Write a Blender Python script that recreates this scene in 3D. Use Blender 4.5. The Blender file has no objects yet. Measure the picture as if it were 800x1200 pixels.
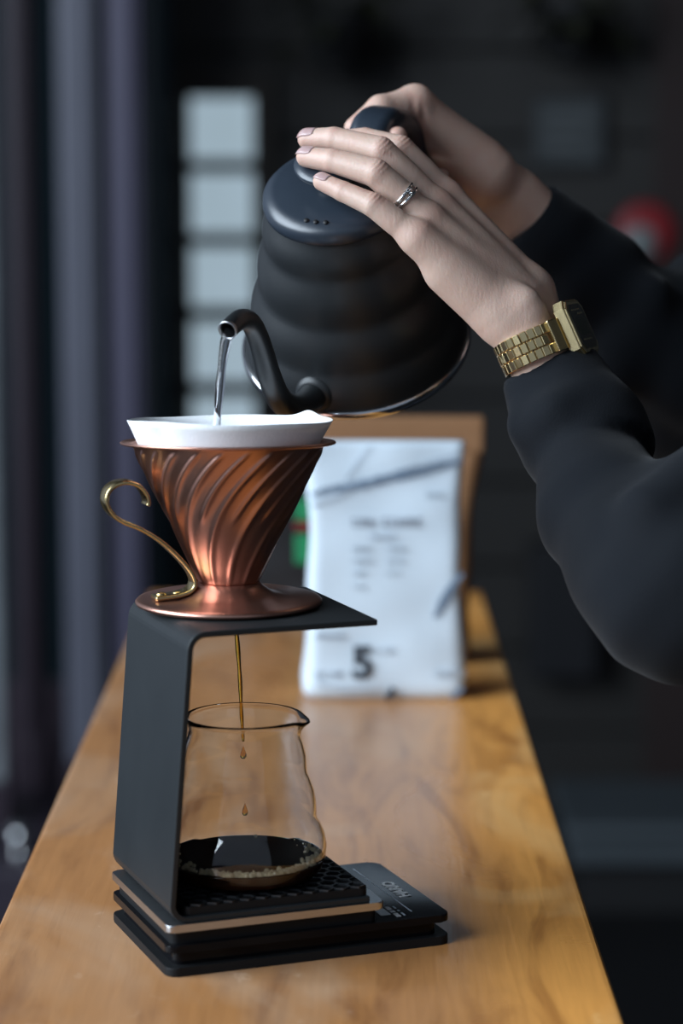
import bpy, bmesh, math, random
import numpy as np
from mathutils import Vector, Matrix

random.seed(7); rng = np.random.default_rng(7)
scene = bpy.context.scene
COL = scene.collection

# ------------------------------------------------------------------ camera
FPX = 2850.0                       # focal length in pixels of the 800x1200 frame
PITCH = math.atan(400.0 / FPX)     # horizon sits at y = 200
CAM = Vector((0.0, 0.0, 1.36))
cd = bpy.data.cameras.new('camera'); cam = bpy.data.objects.new('camera', cd); COL.objects.link(cam)
cam.location = CAM; cam.rotation_euler = (math.pi / 2 - PITCH, 0, 0)
cd.sensor_fit = 'VERTICAL'; cd.sensor_height = 36.0; cd.lens = FPX / 1200.0 * 36.0
cd.clip_start = 0.02; cd.clip_end = 60
cd.dof.use_dof = True; cd.dof.focus_distance = 1.328; cd.dof.aperture_fstop = 4.2
scene.camera = cam

# ------------------------------------------------------------------ world, daylight, exposure
world = bpy.data.worlds.new('world'); scene.world = world; world.use_nodes = True
bg = world.node_tree.nodes['Background']
bg.inputs[0].default_value = (0.66, 0.79, 1.0, 1); bg.inputs[1].default_value = 0.21
ld = bpy.data.lights.new('window_daylight', 'AREA'); ld.shape = 'RECTANGLE'
ld.size = 3.4; ld.size_y = 2.2; ld.energy = 190; ld.color = (0.76, 0.88, 1.0)
lo_ = bpy.data.objects.new('window_daylight', ld); COL.objects.link(lo_)
lo_.location = (-2.45, 0.1, 2.45)
_d = Vector((1, 0.0, -.50)).normalized()                      # sky light comes down through the tall shop window
lo_.rotation_euler = Matrix((Vector((0, 1, 0)), Vector((0, 1, 0)).cross(_d), -_d)).transposed().to_euler()
scene.view_settings.view_transform = 'Standard'; scene.view_settings.look = 'None'
scene.view_settings.gamma = 1.0; scene.view_settings.use_curve_mapping = False
scene.view_settings.exposure = 0.55
try:
    scene.cycles.use_denoising = True
    scene.cycles.sample_clamp_indirect = 6.0
except Exception: pass

def at(px, py, Y):
    """real point that stands Y metres in front of the camera along a line of sight"""
    c, s = math.cos(PITCH), math.sin(PITCH)
    x = (px - 400) / FPX; y = (600 - py) / FPX
    d = Vector((x, y * s + c, y * c - s))
    return CAM + d * (Y / d.y)

# ------------------------------------------------------------------ materials
def srgb(r, g, b):
    f = lambda c: (c / 255 / 12.92) if c / 255 <= 0.04045 else ((c / 255 + 0.055) / 1.055) ** 2.4
    return (f(r), f(g), f(b), 1)

def mat(name, base, rough=0.5, metal=0.0, var=0.0, scale=40.0, bump=0.0, bscale=None, spec=0.5, coat=0.0, stretch=(1, 1, 1), **kw):
    m = bpy.data.materials.new(name); m.use_nodes = True
    nt = m.node_tree; N = nt.nodes; Lk = nt.links; b = N['Principled BSDF']
    if len(base) == 3: base = (*base, 1)
    b.inputs['Base Color'].default_value = base; b.inputs['Roughness'].default_value = rough
    b.inputs['Metallic'].default_value = metal; b.inputs['Specular IOR Level'].default_value = spec
    b.inputs['Coat Weight'].default_value = coat
    for k, v in kw.items(): b.inputs[k.replace('_', ' ')].default_value = v
    tc = N.new('ShaderNodeTexCoord'); mp = N.new('ShaderNodeMapping'); mp.inputs['Scale'].default_value = stretch
    Lk.new(tc.outputs['Object'], mp.inputs['Vector'])
    if var > 0:
        nz = N.new('ShaderNodeTexNoise'); nz.inputs['Scale'].default_value = scale; nz.inputs['Detail'].default_value = 4
        Lk.new(mp.outputs[0], nz.inputs['Vector'])
        mx = N.new('ShaderNodeMix'); mx.data_type = 'RGBA'
        mx.inputs[6].default_value = tuple(c * (1 - var) for c in base[:3]) + (1,)
        mx.inputs[7].default_value = tuple(min(1, c * (1 + var)) for c in base[:3]) + (1,)
        Lk.new(nz.outputs['Fac'], mx.inputs[0]); Lk.new(mx.outputs[2], b.inputs['Base Color'])
        rr = N.new('ShaderNodeMapRange'); rr.inputs[3].default_value = max(0.02, rough * (1 - var * .6)); rr.inputs[4].default_value = min(1, rough * (1 + var * .6))
        Lk.new(nz.outputs['Fac'], rr.inputs[0]); Lk.new(rr.outputs[0], b.inputs['Roughness'])
    if bump > 0:
        n2 = N.new('ShaderNodeTexNoise'); n2.inputs['Scale'].default_value = bscale or scale * 4; n2.inputs['Detail'].default_value = 3
        Lk.new(mp.outputs[0], n2.inputs['Vector'])
        bp = N.new('ShaderNodeBump'); bp.inputs['Strength'].default_value = bump; bp.inputs['Distance'].default_value = 0.001
        Lk.new(n2.outputs['Fac'], bp.inputs['Height']); Lk.new(bp.outputs[0], b.inputs['Normal'])
    return m

def wood_mat(name, dark, light, pale, gl=0.34):
    m = bpy.data.materials.new(name); m.use_nodes = True
    nt = m.node_tree; N = nt.nodes; Lk = nt.links; b = N['Principled BSDF']
    tc = N.new('ShaderNodeTexCoord')
    def noise(scale, st, detail=5, dist=0.0, rough=.55):
        mp = N.new('ShaderNodeMapping'); mp.inputs['Scale'].default_value = st; Lk.new(tc.outputs['Object'], mp.inputs[0])
        n = N.new('ShaderNodeTexNoise'); n.inputs['Scale'].default_value = scale; n.inputs['Detail'].default_value = detail
        n.inputs['Distortion'].default_value = dist; n.inputs['Roughness'].default_value = rough
        Lk.new(mp.outputs[0], n.inputs['Vector']); return n.outputs['Fac']
    def ramp(fac, stops):
        r = N.new('ShaderNodeValToRGB'); r.color_ramp.elements[0].position = stops[0][0]; r.color_ramp.elements[0].color = stops[0][1]
        r.color_ramp.elements[1].position = stops[-1][0]; r.color_ramp.elements[1].color = stops[-1][1]
        for p_, c_ in stops[1:-1]:
            e = r.color_ramp.elements.new(p_); e.color = c_
        Lk.new(fac, r.inputs[0]); return r.outputs[0]
    def mix(f, a, c, mode='MIX'):
        x = N.new('ShaderNodeMix'); x.data_type = 'RGBA'; x.blend_type = mode
        if isinstance(f, float): x.inputs[0].default_value = f
        else: Lk.new(f, x.inputs[0])
        for i, v in ((6, a), (7, c)):
            if isinstance(v, tuple): x.inputs[i].default_value = v
            else: Lk.new(v, x.inputs[i])
        return x.outputs[2]
    g1 = noise(5.0, (5, .8, 5), 6, 1.6)          # broad figure along the board
    g2 = noise(26.0, (9, .5, 9), 4, .4)          # fine grain
    g3 = noise(7.0, (1.0, .55, 1), 4, .8)        # worn varnish patches
    g4 = noise(30.0, (1.6, .9, 1), 3, 0)         # scuffs
    W = (1, 1, 1, 1); K = (0, 0, 0, 1)
    col = ramp(g1, [(.28, dark), (.5, light), (.72, tuple(min(1, c * 1.12) for c in light[:3]) + (1,))])
    col = mix(ramp(g2, [(.35, (.45, .45, .45, 1)), (.62, W)]), mix(.35, col, dark), col)
    wear = ramp(g3, [(.47, K), (.70, W)])
    col = mix(mix(.7, K, wear), col, pale)
    sc = ramp(g4, [(.66, K), (.74, W)])
    col = mix(mix(ramp(g3, [(.45, K), (.62, W)]), K, sc), col, tuple(min(1, c * 1.25) for c in pale[:3]) + (1,))
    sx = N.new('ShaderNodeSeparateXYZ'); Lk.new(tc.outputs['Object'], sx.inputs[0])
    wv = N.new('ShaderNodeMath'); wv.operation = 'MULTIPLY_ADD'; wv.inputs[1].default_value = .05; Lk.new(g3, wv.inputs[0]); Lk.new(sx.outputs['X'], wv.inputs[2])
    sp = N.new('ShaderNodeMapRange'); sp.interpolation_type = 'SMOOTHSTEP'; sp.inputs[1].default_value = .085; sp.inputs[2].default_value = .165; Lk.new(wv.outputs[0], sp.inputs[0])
    edge_tint = N.new('ShaderNodeMix'); edge_tint.data_type = 'RGBA'; edge_tint.blend_type = 'MULTIPLY'; edge_tint.inputs[0].default_value = 1; edge_tint.inputs[7].default_value = (1.75, 1.72, 1.15, 1); Lk.new(col, edge_tint.inputs[6])
    col = mix(sp.outputs[0], col, edge_tint.outputs[2])          # right edge tinted golden and brightened in the colour for missing light
    Lk.new(col, b.inputs['Base Color'])
    rr = N.new('ShaderNodeMapRange'); rr.inputs[3].default_value = gl; rr.inputs[4].default_value = gl + .20
    Lk.new(g3, rr.inputs[0]); Lk.new(rr.outputs[0], b.inputs['Roughness'])
    bp = N.new('ShaderNodeBump'); bp.inputs['Strength'].default_value = .25; bp.inputs['Distance'].default_value = .0006
    Lk.new(g2, bp.inputs['Height']); Lk.new(bp.outputs[0], b.inputs['Normal'])
    return m

M = {}
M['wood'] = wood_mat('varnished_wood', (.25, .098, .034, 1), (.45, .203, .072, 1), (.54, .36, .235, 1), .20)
M['kettle'] = mat('matte_black_enamel', (.0115, .0135, .0150), .42, var=.12, scale=30, bump=.06, bscale=900, spec=.5)
M['plastic'] = mat('black_plastic', (.020, .028, .040), .32, var=.1, scale=60, spec=.7)
M['chrome'] = mat('polished_steel', (.72, .73, .74), .12, 1, var=.08, scale=60)
M['steel'] = mat('brushed_steel', (.50, .51, .52), .30, 1, var=.15, scale=90, stretch=(1, 12, 12))
M['powder'] = mat('black_powder_coat', (.0145, .0175, .0195), .44, var=.15, scale=25, bump=.05, bscale=1500, spec=.35)
M['rubber'] = mat('black_rubber', (.008, .0085, .0095), .6, var=.1, scale=80, spec=.2)
M['gloss_black'] = mat('glossy_black_plastic', (.005, .005, .006), .06, var=.1, scale=40, spec=.10)
M['copper'] = mat('copper', (.60, .325, .25), .33, 1, var=.10, scale=18, stretch=(1, 1, .4))
M['brass'] = mat('brass', (.62, .48, .24), .26, 1, var=.10, scale=40)
M['paper'] = mat('filter_paper', (.86, .88, .90), .85, var=.03, scale=120, bump=.18, bscale=700, Subsurface_Weight=.0)
M['gold'] = mat('gold_plated_steel', (.78, .62, .33), .22, 1, var=.08, scale=120)
M['silver'] = mat('silver', (.80, .80, .80), .12, 1, var=.05, scale=200)
M['watch_face'] = mat('watch_face', (.05, .045, .025), .15, var=.1, scale=100)
M['lcd'] = mat('lcd', (.035, .038, .014), .25, var=.1, scale=300)
M['print_white'] = mat('white_print', (.85, .87, .88), .5, var=.05)
M['print_grey'] = mat('grey_print', (.30, .34, .40), .6, var=.1)
M['print_dark'] = mat('dark_print', (.035, .045, .06), .6, var=.1)
M['print_vein'] = mat('blue_grey_print', (.16, .22, .30), .6, var=.45, scale=45)
M['print_faint'] = mat('faint_print', (.48, .55, .62), .6, var=.1)
M['bag'] = mat('white_bag_paper', (.66, .76, .84), .55, var=.04, scale=18, bump=.35, bscale=45)
M['kraft'] = mat('kraft_paper', (.27, .130, .055), .7, var=.12, scale=14, bump=.3, bscale=60)
M['dark_bag'] = mat('dark_bag_film', (.018, .018, .02), .4, var=.2, scale=20)
M['green'] = mat('green_print', (.02, .30, .12), .5, var=.1)
M['red'] = mat('red_paint', (.26, .015, .02), .5, var=.2, scale=12)
M['fabric'] = mat('black_jersey', (.0052, .0066, .0092), .9, var=.22, scale=22, bump=.25, bscale=1100, spec=.18, Sheen_Weight=.06, Sheen_Roughness=.4)
M['denim'] = mat('dark_denim', (.015, .018, .03), .9, var=.2, scale=200)
M['leather'] = mat('black_leather', (.015, .013, .012), .5, var=.2, scale=60)
M['hair'] = mat('brown_hair', (.045, .025, .015), .5, var=.4, scale=120, stretch=(1, 1, .1))
M['nail'] = mat('fingernail', (.56, .34, .31), .25, var=.05, scale=200, Subsurface_Weight=.2)
M['eye'] = mat('eye', (.7, .7, .68), .2, var=.05)
M['floor'] = mat('black_floor', (.005, .005, .006), .5, var=.2, scale=6, bump=.1)
M['wall'] = mat('dark_stained_boards', (.020, .018, .0165), .6, var=.25, scale=3, stretch=(.6, 4, 8), bump=.2, bscale=30)
M['ceiling'] = mat('dark_ceiling', (.012, .012, .013), .8, var=.1, scale=3)
M['post_brown'] = mat('dark_purple_paint', (.040, .026, .040), .5, var=.15, scale=5)
M['post_grey'] = mat('blue_grey_paint', (.150, .155, .200), .45, var=.12, scale=4)
M['post_purple'] = mat('purple_paint', (.088, .080, .130), .5, var=.12, scale=4)
M['post_pale'] = mat('pale_flaking_paint', (.30, .32, .34), .7, var=.5, scale=9)
M['brick'] = mat('dark_red_boards', (.020, .010, .009), .7, var=.3, scale=8)
M['card'] = mat('white_card', (.60, .70, .78), .6, var=.05, scale=6)
M['navy'] = mat('navy_paint', (.0025, .003, .006), .6, var=.2, scale=6)
M['sign'] = mat('slate_board', (.045, .052, .056), .6, var=.25, scale=20)
M['plinth'] = mat('blue_grey_plinth', (.055, .068, .078), .6, var=.15, scale=5)
M['black'] = mat('black_paint', (.008, .008, .009), .6, var=.1)

def skin_mat():
    m = bpy.data.materials.new('skin'); m.use_nodes = True
    nt = m.node_tree; N = nt.nodes; Lk = nt.links; b = N['Principled BSDF']
    at_ = N.new('ShaderNodeAttribute'); at_.attribute_name = 'flush'
    tc = N.new('ShaderNodeTexCoord')
    nz = N.new('ShaderNodeTexNoise'); nz.inputs['Scale'].default_value = 90; nz.inputs['Detail'].default_value = 4
    Lk.new(tc.outputs['Object'], nz.inputs['Vector'])
    ad = N.new('ShaderNodeMath'); ad.operation = 'MULTIPLY_ADD'; ad.inputs[1].default_value = .5; ad.inputs[2].default_value = -.16
    Lk.new(nz.outputs['Fac'], ad.inputs[0])
    a2 = N.new('ShaderNodeMath'); a2.operation = 'ADD'; a2.use_clamp = True
    Lk.new(ad.outputs[0], a2.inputs[0]); Lk.new(at_.outputs['Fac'], a2.inputs[1])
    mx = N.new('ShaderNodeMix'); mx.data_type = 'RGBA'
    mx.inputs[6].default_value = (.57, .405, .325, 1); mx.inputs[7].default_value = (.50, .235, .18, 1)
    Lk.new(a2.outputs[0], mx.inputs[0]); Lk.new(mx.outputs[2], b.inputs['Base Color'])
    b.inputs['Roughness'].default_value = .48; b.inputs['Subsurface Weight'].default_value = .25
    b.inputs['Subsurface Radius'].default_value = (1.0, .35, .2); b.inputs['Subsurface Scale'].default_value = .004
    n2 = N.new('ShaderNodeTexVoronoi'); n2.inputs['Scale'].default_value = 900
    Lk.new(tc.outputs['Object'], n2.inputs['Vector'])
    bp = N.new('ShaderNodeBump'); bp.inputs['Strength'].default_value = .12; bp.inputs['Distance'].default_value = .0004
    n3 = N.new('ShaderNodeTexNoise'); n3.inputs['Scale'].default_value = 330; n3.inputs['Detail'].default_value = 3
    mp3 = N.new('ShaderNodeMapping'); mp3.inputs['Rotation'].default_value = (0, math.radians(40), 0); mp3.inputs['Scale'].default_value = (1.6, 1, .5)
    Lk.new(tc.outputs['Object'], mp3.inputs[0]); Lk.new(mp3.outputs[0], n3.inputs['Vector'])
    b2 = N.new('ShaderNodeBump'); b2.inputs['Strength'].default_value = .30; b2.inputs['Distance'].default_value = .0006
    Lk.new(n3.outputs['Fac'], b2.inputs['Height'])
    Lk.new(n2.outputs['Distance'], bp.inputs['Height']); Lk.new(b2.outputs[0], bp.inputs['Normal']); Lk.new(bp.outputs[0], b.inputs['Normal'])
    return m
M['skin'] = skin_mat()

def glass_mat(name, col, ior=1.45, rough=0.0):
    m = bpy.data.materials.new(name); m.use_nodes = True
    b = m.node_tree.nodes['Principled BSDF']
    b.inputs['Base Color'].default_value = col; b.inputs['Transmission Weight'].default_value = 1
    b.inputs['Roughness'].default_value = rough; b.inputs['IOR'].default_value = ior
    return m
M['glass'] = glass_mat('clear_glass', (.97, .98, .98, 1), 1.46)
M['water'] = glass_mat('water', (.93, .96, 1, 1), 1.33)
M['coffee_thin'] = glass_mat('thin_coffee', (.72, .42, .06, 1), 1.33)
M['coffee'] = mat('black_coffee', (.026, .009, .003), .05, var=.2, scale=40, spec=.2)
M['coffee_wall'] = M['coffee']
M['bubble'] = mat('coffee_foam', (.88, .72, .46), .10, var=.25, scale=300, spec=.8, Transmission_Weight=.35)

# ------------------------------------------------------------------ object helpers
def tag(o, label=None, cat=None, group=None, kind=None):
    if label: o['label'] = label
    if cat: o['category'] = cat
    if group: o['group'] = group
    if kind: o['kind'] = kind
    return o

def empty(name, loc=(0, 0, 0), rz=0.0):
    o = bpy.data.objects.new(name, None); COL.objects.link(o); o.location = loc; o.rotation_euler.z = rz
    o.empty_display_size = .02; return o

def mesh_obj(name, verts, faces, material, parent=None, smooth=True):
    me = bpy.data.meshes.new(name); me.from_pydata([tuple(v) for v in verts], [], [tuple(f) for f in faces]); me.update()
    if material: me.materials.append(material)
    if smooth: me.polygons.foreach_set('use_smooth', [True] * len(me.polygons))
    o = bpy.data.objects.new(name, me); COL.objects.link(o)
    if parent: o.parent = parent
    return o

def bm_obj(name, bm, material, parent=None, smooth=False):
    bmesh.ops.recalc_face_normals(bm, faces=bm.faces)
    me = bpy.data.meshes.new(name); bm.to_mesh(me); bm.free()
    me.materials.append(material)
    if smooth: me.polygons.foreach_set('use_smooth', [True] * len(me.polygons))
    o = bpy.data.objects.new(name, me); COL.objects.link(o)
    if parent: o.parent = parent
    return o

def box_bm(x0, x1, y0, y1, z0, z1, bev=0.0, seg=2, bm=None):
    bm = bm or bmesh.new()
    r = bmesh.ops.create_cube(bm, size=1)
    for v in r['verts']:
        v.co = Vector((x0 + (v.co.x + .5) * (x1 - x0), y0 + (v.co.y + .5) * (y1 - y0), z0 + (v.co.z + .5) * (z1 - z0)))
    if bev > 0:
        es = list({e for v in r['verts'] for e in v.link_edges})
        bmesh.ops.bevel(bm, geom=es, offset=bev, segments=seg, profile=.6, affect='EDGES')
    return bm

def box(name, x0, x1, y0, y1, z0, z1, material, parent=None, bev=0.0, seg=2):
    return bm_obj(name, box_bm(x0, x1, y0, y1, z0, z1, bev, seg), material, parent)

def slab_bm(pts, z0, z1, bev=0.0):
    """prism over a 2-D outline"""
    bm = bmesh.new()
    b = [bm.verts.new((x, y, z0)) for x, y in pts]; t = [bm.verts.new((x, y, z1)) for x, y in pts]
    n = len(pts); bm.faces.new(t); bm.faces.new(b[::-1])
    for i in range(n): bm.faces.new((b[i], b[(i + 1) % n], t[(i + 1) % n], t[i]))
    if bev > 0:
        es = [e for e in bm.edges if abs(e.verts[0].co.z - e.verts[1].co.z) < 1e-9]
        bmesh.ops.bevel(bm, geom=es, offset=bev, segments=2, profile=.6, affect='EDGES')
    return bm

def rounded_rect(x0, x1, y0, y1, r, n=6):
    out = []
    for cx, cy, a0 in ((x1 - r, y1 - r, 0), (x0 + r, y1 - r, 90), (x0 + r, y0 + r, 180), (x1 - r, y0 + r, 270)):
        for i in range(n + 1):
            a = math.radians(a0 + 90 * i / n); out.append((cx + r * math.cos(a), cy + r * math.sin(a)))
    return out

def lathe(name, prof, material, parent=None, n=96, closed=False, frame=None):
    """prof: (r, z) rows; frame: 4x4 matrix"""
    V = []; Fc = []
    for r, z in prof:
        for i in range(n):
            a = 2 * math.pi * i / n; V.append(Vector((r * math.cos(a), r * math.sin(a), z)))
    m = len(prof)
    for j in range(m if closed else m - 1):
        j2 = (j + 1) % m
        for i in range(n):
            i2 = (i + 1) % n; Fc.append((j * n + i, j * n + i2, j2 * n + i2, j2 * n + i))
    if not closed:
        if prof[0][0] > 1e-6: Fc.append(tuple(range(n))[::-1])
        if prof[-1][0] > 1e-6: Fc.append(tuple(range((m - 1) * n, m * n)))
    if frame is not None: V = [frame @ v for v in V]
    return mesh_obj(name, V, Fc, material, parent)

def catmull(pts, n=8):
    pts = [Vector(p) for p in pts]; out = []
    P_ = [pts[0] * 2 - pts[1]] + pts + [pts[-1] * 2 - pts[-2]]
    for i in range(1, len(P_) - 2):
        a, b, c, d = P_[i - 1], P_[i], P_[i + 1], P_[i + 2]
        for k in range(n):
            t = k / n
            out.append(.5 * ((2 * b) + (c - a) * t + (2 * a - 5 * b + 4 * c - d) * t * t + (3 * b - a - 3 * c + d) * t ** 3))
    out.append(pts[-1]); return out

def interp(vals, n=8):
    out = []
    for i in range(len(vals) - 1):
        for k in range(n): out.append(vals[i] + (vals[i + 1] - vals[i]) * k / n)
    out.append(vals[-1]); return out

def sweep(name, path, section, material, parent=None, scales=None, up=None, caps=True, closed=False):
    """section: list of (a, b) in the normal / binormal frame; up fixes the binormal axis"""
    path = [Vector(p) for p in path]; n = len(path); k = len(section); V = []; Fc = []
    prev = None
    for i, p in enumerate(path):
        if closed: t = path[(i + 1) % n] - path[i - 1]
        else: t = path[min(i + 1, n - 1)] - path[max(i - 1, 0)]
        t.normalize()
        if up is not None:
            bdir = (Vector(up) - t * t.dot(Vector(up))).normalized(); nd = bdir.cross(t).normalized()
        else:
            if prev is None:
                prev = t.orthogonal().normalized()
            nd = (prev - t * t.dot(prev)).normalized(); prev = nd; bdir = t.cross(nd)
        s = scales[i] if scales else 1.0
        for a, b in section: V.append(p + nd * (a * s) + bdir * (b * s))
    for i in range(n if closed else n - 1):
        i2 = (i + 1) % n
        for j in range(k):
            j2 = (j + 1) % k; Fc.append((i * k + j, i * k + j2, i2 * k + j2, i2 * k + j))
    if caps and not closed:
        Fc.append(tuple(range(k))[::-1]); Fc.append(tuple(range((n - 1) * k, n * k)))
    o = mesh_obj(name, V, Fc, material, parent)
    return o

def circle(r, n=20): return [(r * math.cos(2 * math.pi * i / n), r * math.sin(2 * math.pi * i / n)) for i in range(n)]
def rrect_sec(w, h, r, n=4): return rounded_rect(-w / 2, w / 2, -h / 2, h / 2, r, n)

def copy_tree(o, parent=None):
    c = o.copy(); COL.objects.link(c); c.parent = parent
    for ch in list(o.children): copy_tree(ch, c)
    return c

def text_obj(name, s, size, material, parent, matrix, extrude=.0002, bold=0.0):
    cu = bpy.data.curves.new(name, 'FONT'); cu.body = s; cu.size = size; cu.align_x = 'CENTER'; cu.align_y = 'CENTER'; cu.extrude = extrude; cu.offset = bold
    t = bpy.data.objects.new(name + '_tmp', cu); COL.objects.link(t)
    dg = bpy.context.evaluated_depsgraph_get(); dg.update()
    me = bpy.data.meshes.new_from_object(t.evaluated_get(dg)); COL.objects.unlink(t); bpy.data.objects.remove(t)
    me.materials.clear(); me.materials.append(material)
    me.transform(matrix)
    o = bpy.data.objects.new(name, me); COL.objects.link(o); o.parent = parent
    return o

# ------------------------------------------------------------------ organic surfaces: distance field + surface nets
class Field:
    def __init__(s, lo, hi, res):
        s.res = res; s.lo = np.array(lo, np.float32); s.n = np.ceil((np.array(hi) - lo) / res).astype(int) + 1
        s.D = np.full(s.n, 0.05, np.float32)
    def new(s):
        g = Field.__new__(Field); g.res = s.res; g.lo = s.lo; g.n = s.n; g.D = np.full(s.n, 0.05, np.float32); return g
    def block(s, lo, hi, pad):
        a = np.clip(np.floor((np.array(lo) - pad - s.lo) / s.res).astype(int), 0, s.n)
        b = np.clip(np.ceil((np.array(hi) + pad - s.lo) / s.res).astype(int) + 1, 0, s.n)
        sl = tuple(slice(i, j) for i, j in zip(a, b))
        ax = [(s.lo[k] + np.arange(a[k], b[k], dtype=np.float32) * s.res).astype(np.float32) for k in range(3)]
        return sl, ax
    def cone(s, a, b, ra, rb, k=0.0, flat=None, pad=None):
        """rounded cone; flat = (axis, factor) squeezes the section along an axis"""
        a = np.array(a, np.float32); b = np.array(b, np.float32); r = max(ra, rb)
        pad = (pad or (0.012 + k)) + r
        sl, ax = s.block(np.minimum(a, b), np.maximum(a, b), pad)
        if any(q.stop <= q.start for q in sl): return s
        X = ax[0][:, None, None] - a[0]; Y = ax[1][None, :, None] - a[1]; Z = ax[2][None, None, :] - a[2]
        ba = b - a; L2 = float(ba @ ba) + 1e-12
        t = np.clip((X * ba[0] + Y * ba[1] + Z * ba[2]) / L2, 0, 1)
        px = X - t * ba[0]; py = Y - t * ba[1]; pz = Z - t * ba[2]
        d2 = px * px + py * py + pz * pz
        if flat is not None:
            f = np.array(flat[0], np.float32); f /= np.linalg.norm(f)
            q = px * f[0] + py * f[1] + pz * f[2]
            d2 = d2 + q * q * (1 / flat[1] ** 2 - 1)
        d = np.sqrt(d2) - (ra + (rb - ra) * t)
        s.D[sl] = smin(s.D[sl], d, k); return s
    def chain(s, pts, rad, k=0.002, flat=None):
        for i in range(len(pts) - 1): s.cone(pts[i], pts[i + 1], rad[i], rad[i + 1], k, flat)
        return s
    def merge(s, o, k): s.D = smin(s.D, o.D, k); return s
    def cut(s, p, n):
        n = np.array(n, np.float32); n /= np.linalg.norm(n)
        g = [s.lo[k] + np.arange(s.n[k], dtype=np.float32) * s.res for k in range(3)]
        d = (g[0][:, None, None] - p[0]) * n[0] + (g[1][None, :, None] - p[1]) * n[1] + (g[2][None, None, :] - p[2]) * n[2]
        s.D = np.maximum(s.D, d); return s
    def mesh(s):
        D = s.D; I = D < 0
        n = np.array(D.shape)
        c = np.zeros(n - 1, np.int8)
        for i in (0, 1):
            for j in (0, 1):
                for k in (0, 1): c += I[i:n[0] - 1 + i, j:n[1] - 1 + j, k:n[2] - 1 + k]
        act = (c > 0) & (c < 8); idx = np.argwhere(act)
        vid = np.full(act.shape, -1, np.int64); vid[act] = np.arange(len(idx))
        acc = np.zeros((len(idx), 3)); cnt = np.zeros(len(idx))
        cor = [(i, j, k) for i in (0, 1) for j in (0, 1) for k in (0, 1)]
        val = {q: D[idx[:, 0] + q[0], idx[:, 1] + q[1], idx[:, 2] + q[2]] for q in cor}
        for q in cor:
            for a in range(3):
                if q[a] == 0:
                    q2 = list(q); q2[a] = 1; q2 = tuple(q2)
                    v0, v1 = val[q], val[q2]; m = (v0 < 0) != (v1 < 0)
                    t = np.where(m, v0 / (v0 - v1 + 1e-20), 0)
                    for e in range(3):
                        acc[:, e] += np.where(m, q[e] + (t if e == a else 0), 0)
                    cnt += m
        V = s.lo + (idx + acc / cnt[:, None]) * s.res
        Q = []
        for a in range(3):
            sl0 = [slice(1, -1)] * 3; sl1 = [slice(1, -1)] * 3
            sl0[a] = slice(0, -1); sl1[a] = slice(1, None)
            A = I[tuple(sl0)]; B = I[tuple(sl1)]; ch = np.argwhere(A != B)
            if not len(ch): continue
            off = np.ones(3, int); off[a] = 0
            e = ch + off; b_, c_ = (a + 1) % 3, (a + 2) % 3
            def cell(db, dc):
                q = e.copy(); q[:, b_] += db; q[:, c_] += dc; return vid[q[:, 0], q[:, 1], q[:, 2]]
            quad = np.stack([cell(-1, -1), cell(0, -1), cell(0, 0), cell(-1, 0)], 1)
            fl = ~A[tuple(ch.T)]
            quad[fl] = quad[fl][:, ::-1]; Q.append(quad)
        return V, np.concatenate(Q)

def smin(a, b, k):
    if k <= 0: return np.minimum(a, b)
    h = np.clip(.5 + .5 * (b - a) / k, 0, 1)
    return b + (a - b) * h - k * h * (1 - h)

def np_mesh(name, V, Q, material, parent=None, attr=None):
    me = bpy.data.meshes.new(name)
    me.vertices.add(len(V)); me.vertices.foreach_set('co', np.asarray(V, np.float32).ravel())
    me.loops.add(Q.size); me.loops.foreach_set('vertex_index', Q.astype(np.int32).ravel())
    me.polygons.add(len(Q)); me.polygons.foreach_set('loop_start', np.arange(0, Q.size, 4, dtype=np.int32))
    me.polygons.foreach_set('loop_total', np.full(len(Q), 4, np.int32))
    me.polygons.foreach_set('use_smooth', np.ones(len(Q), bool))
    me.update(calc_edges=True); me.validate()
    if attr is not None:
        at_ = me.attributes.new('flush', 'FLOAT', 'POINT'); at_.data.foreach_set('value', np.asarray(attr, np.float32))
    me.materials.append(material)
    o = bpy.data.objects.new(name, me); COL.objects.link(o)
    if parent: o.parent = parent
    return o

def relax(V, Q, it=1, w=.5):
    for _ in range(it):
        S = np.zeros_like(V); c = np.zeros(len(V))
        for i in range(4):
            a, b = Q[:, i], Q[:, (i + 1) % 4]
            np.add.at(S, a, V[b]); np.add.at(S, b, V[a]); np.add.at(c, a, 1); np.add.at(c, b, 1)
        V = V * (1 - w) + w * S / c[:, None]
    return V

def vnormals(V, Q):
    n = np.cross(V[Q[:, 2]] - V[Q[:, 0]], V[Q[:, 3]] - V[Q[:, 1]]); N_ = np.zeros_like(V)
    for i in range(4): np.add.at(N_, Q[:, i], n)
    return N_ / (np.linalg.norm(N_, axis=1, keepdims=True) + 1e-12)

# ================================================================== THE ROOM
ZB = 0.95                               # height of the counter top
YB = 5.0                                # back wall
def X_at(px, Y): return (px - 400) / FPX * Y * 1.0
def sat(px, py, Y): p = at(px, py, Y); return p

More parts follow.
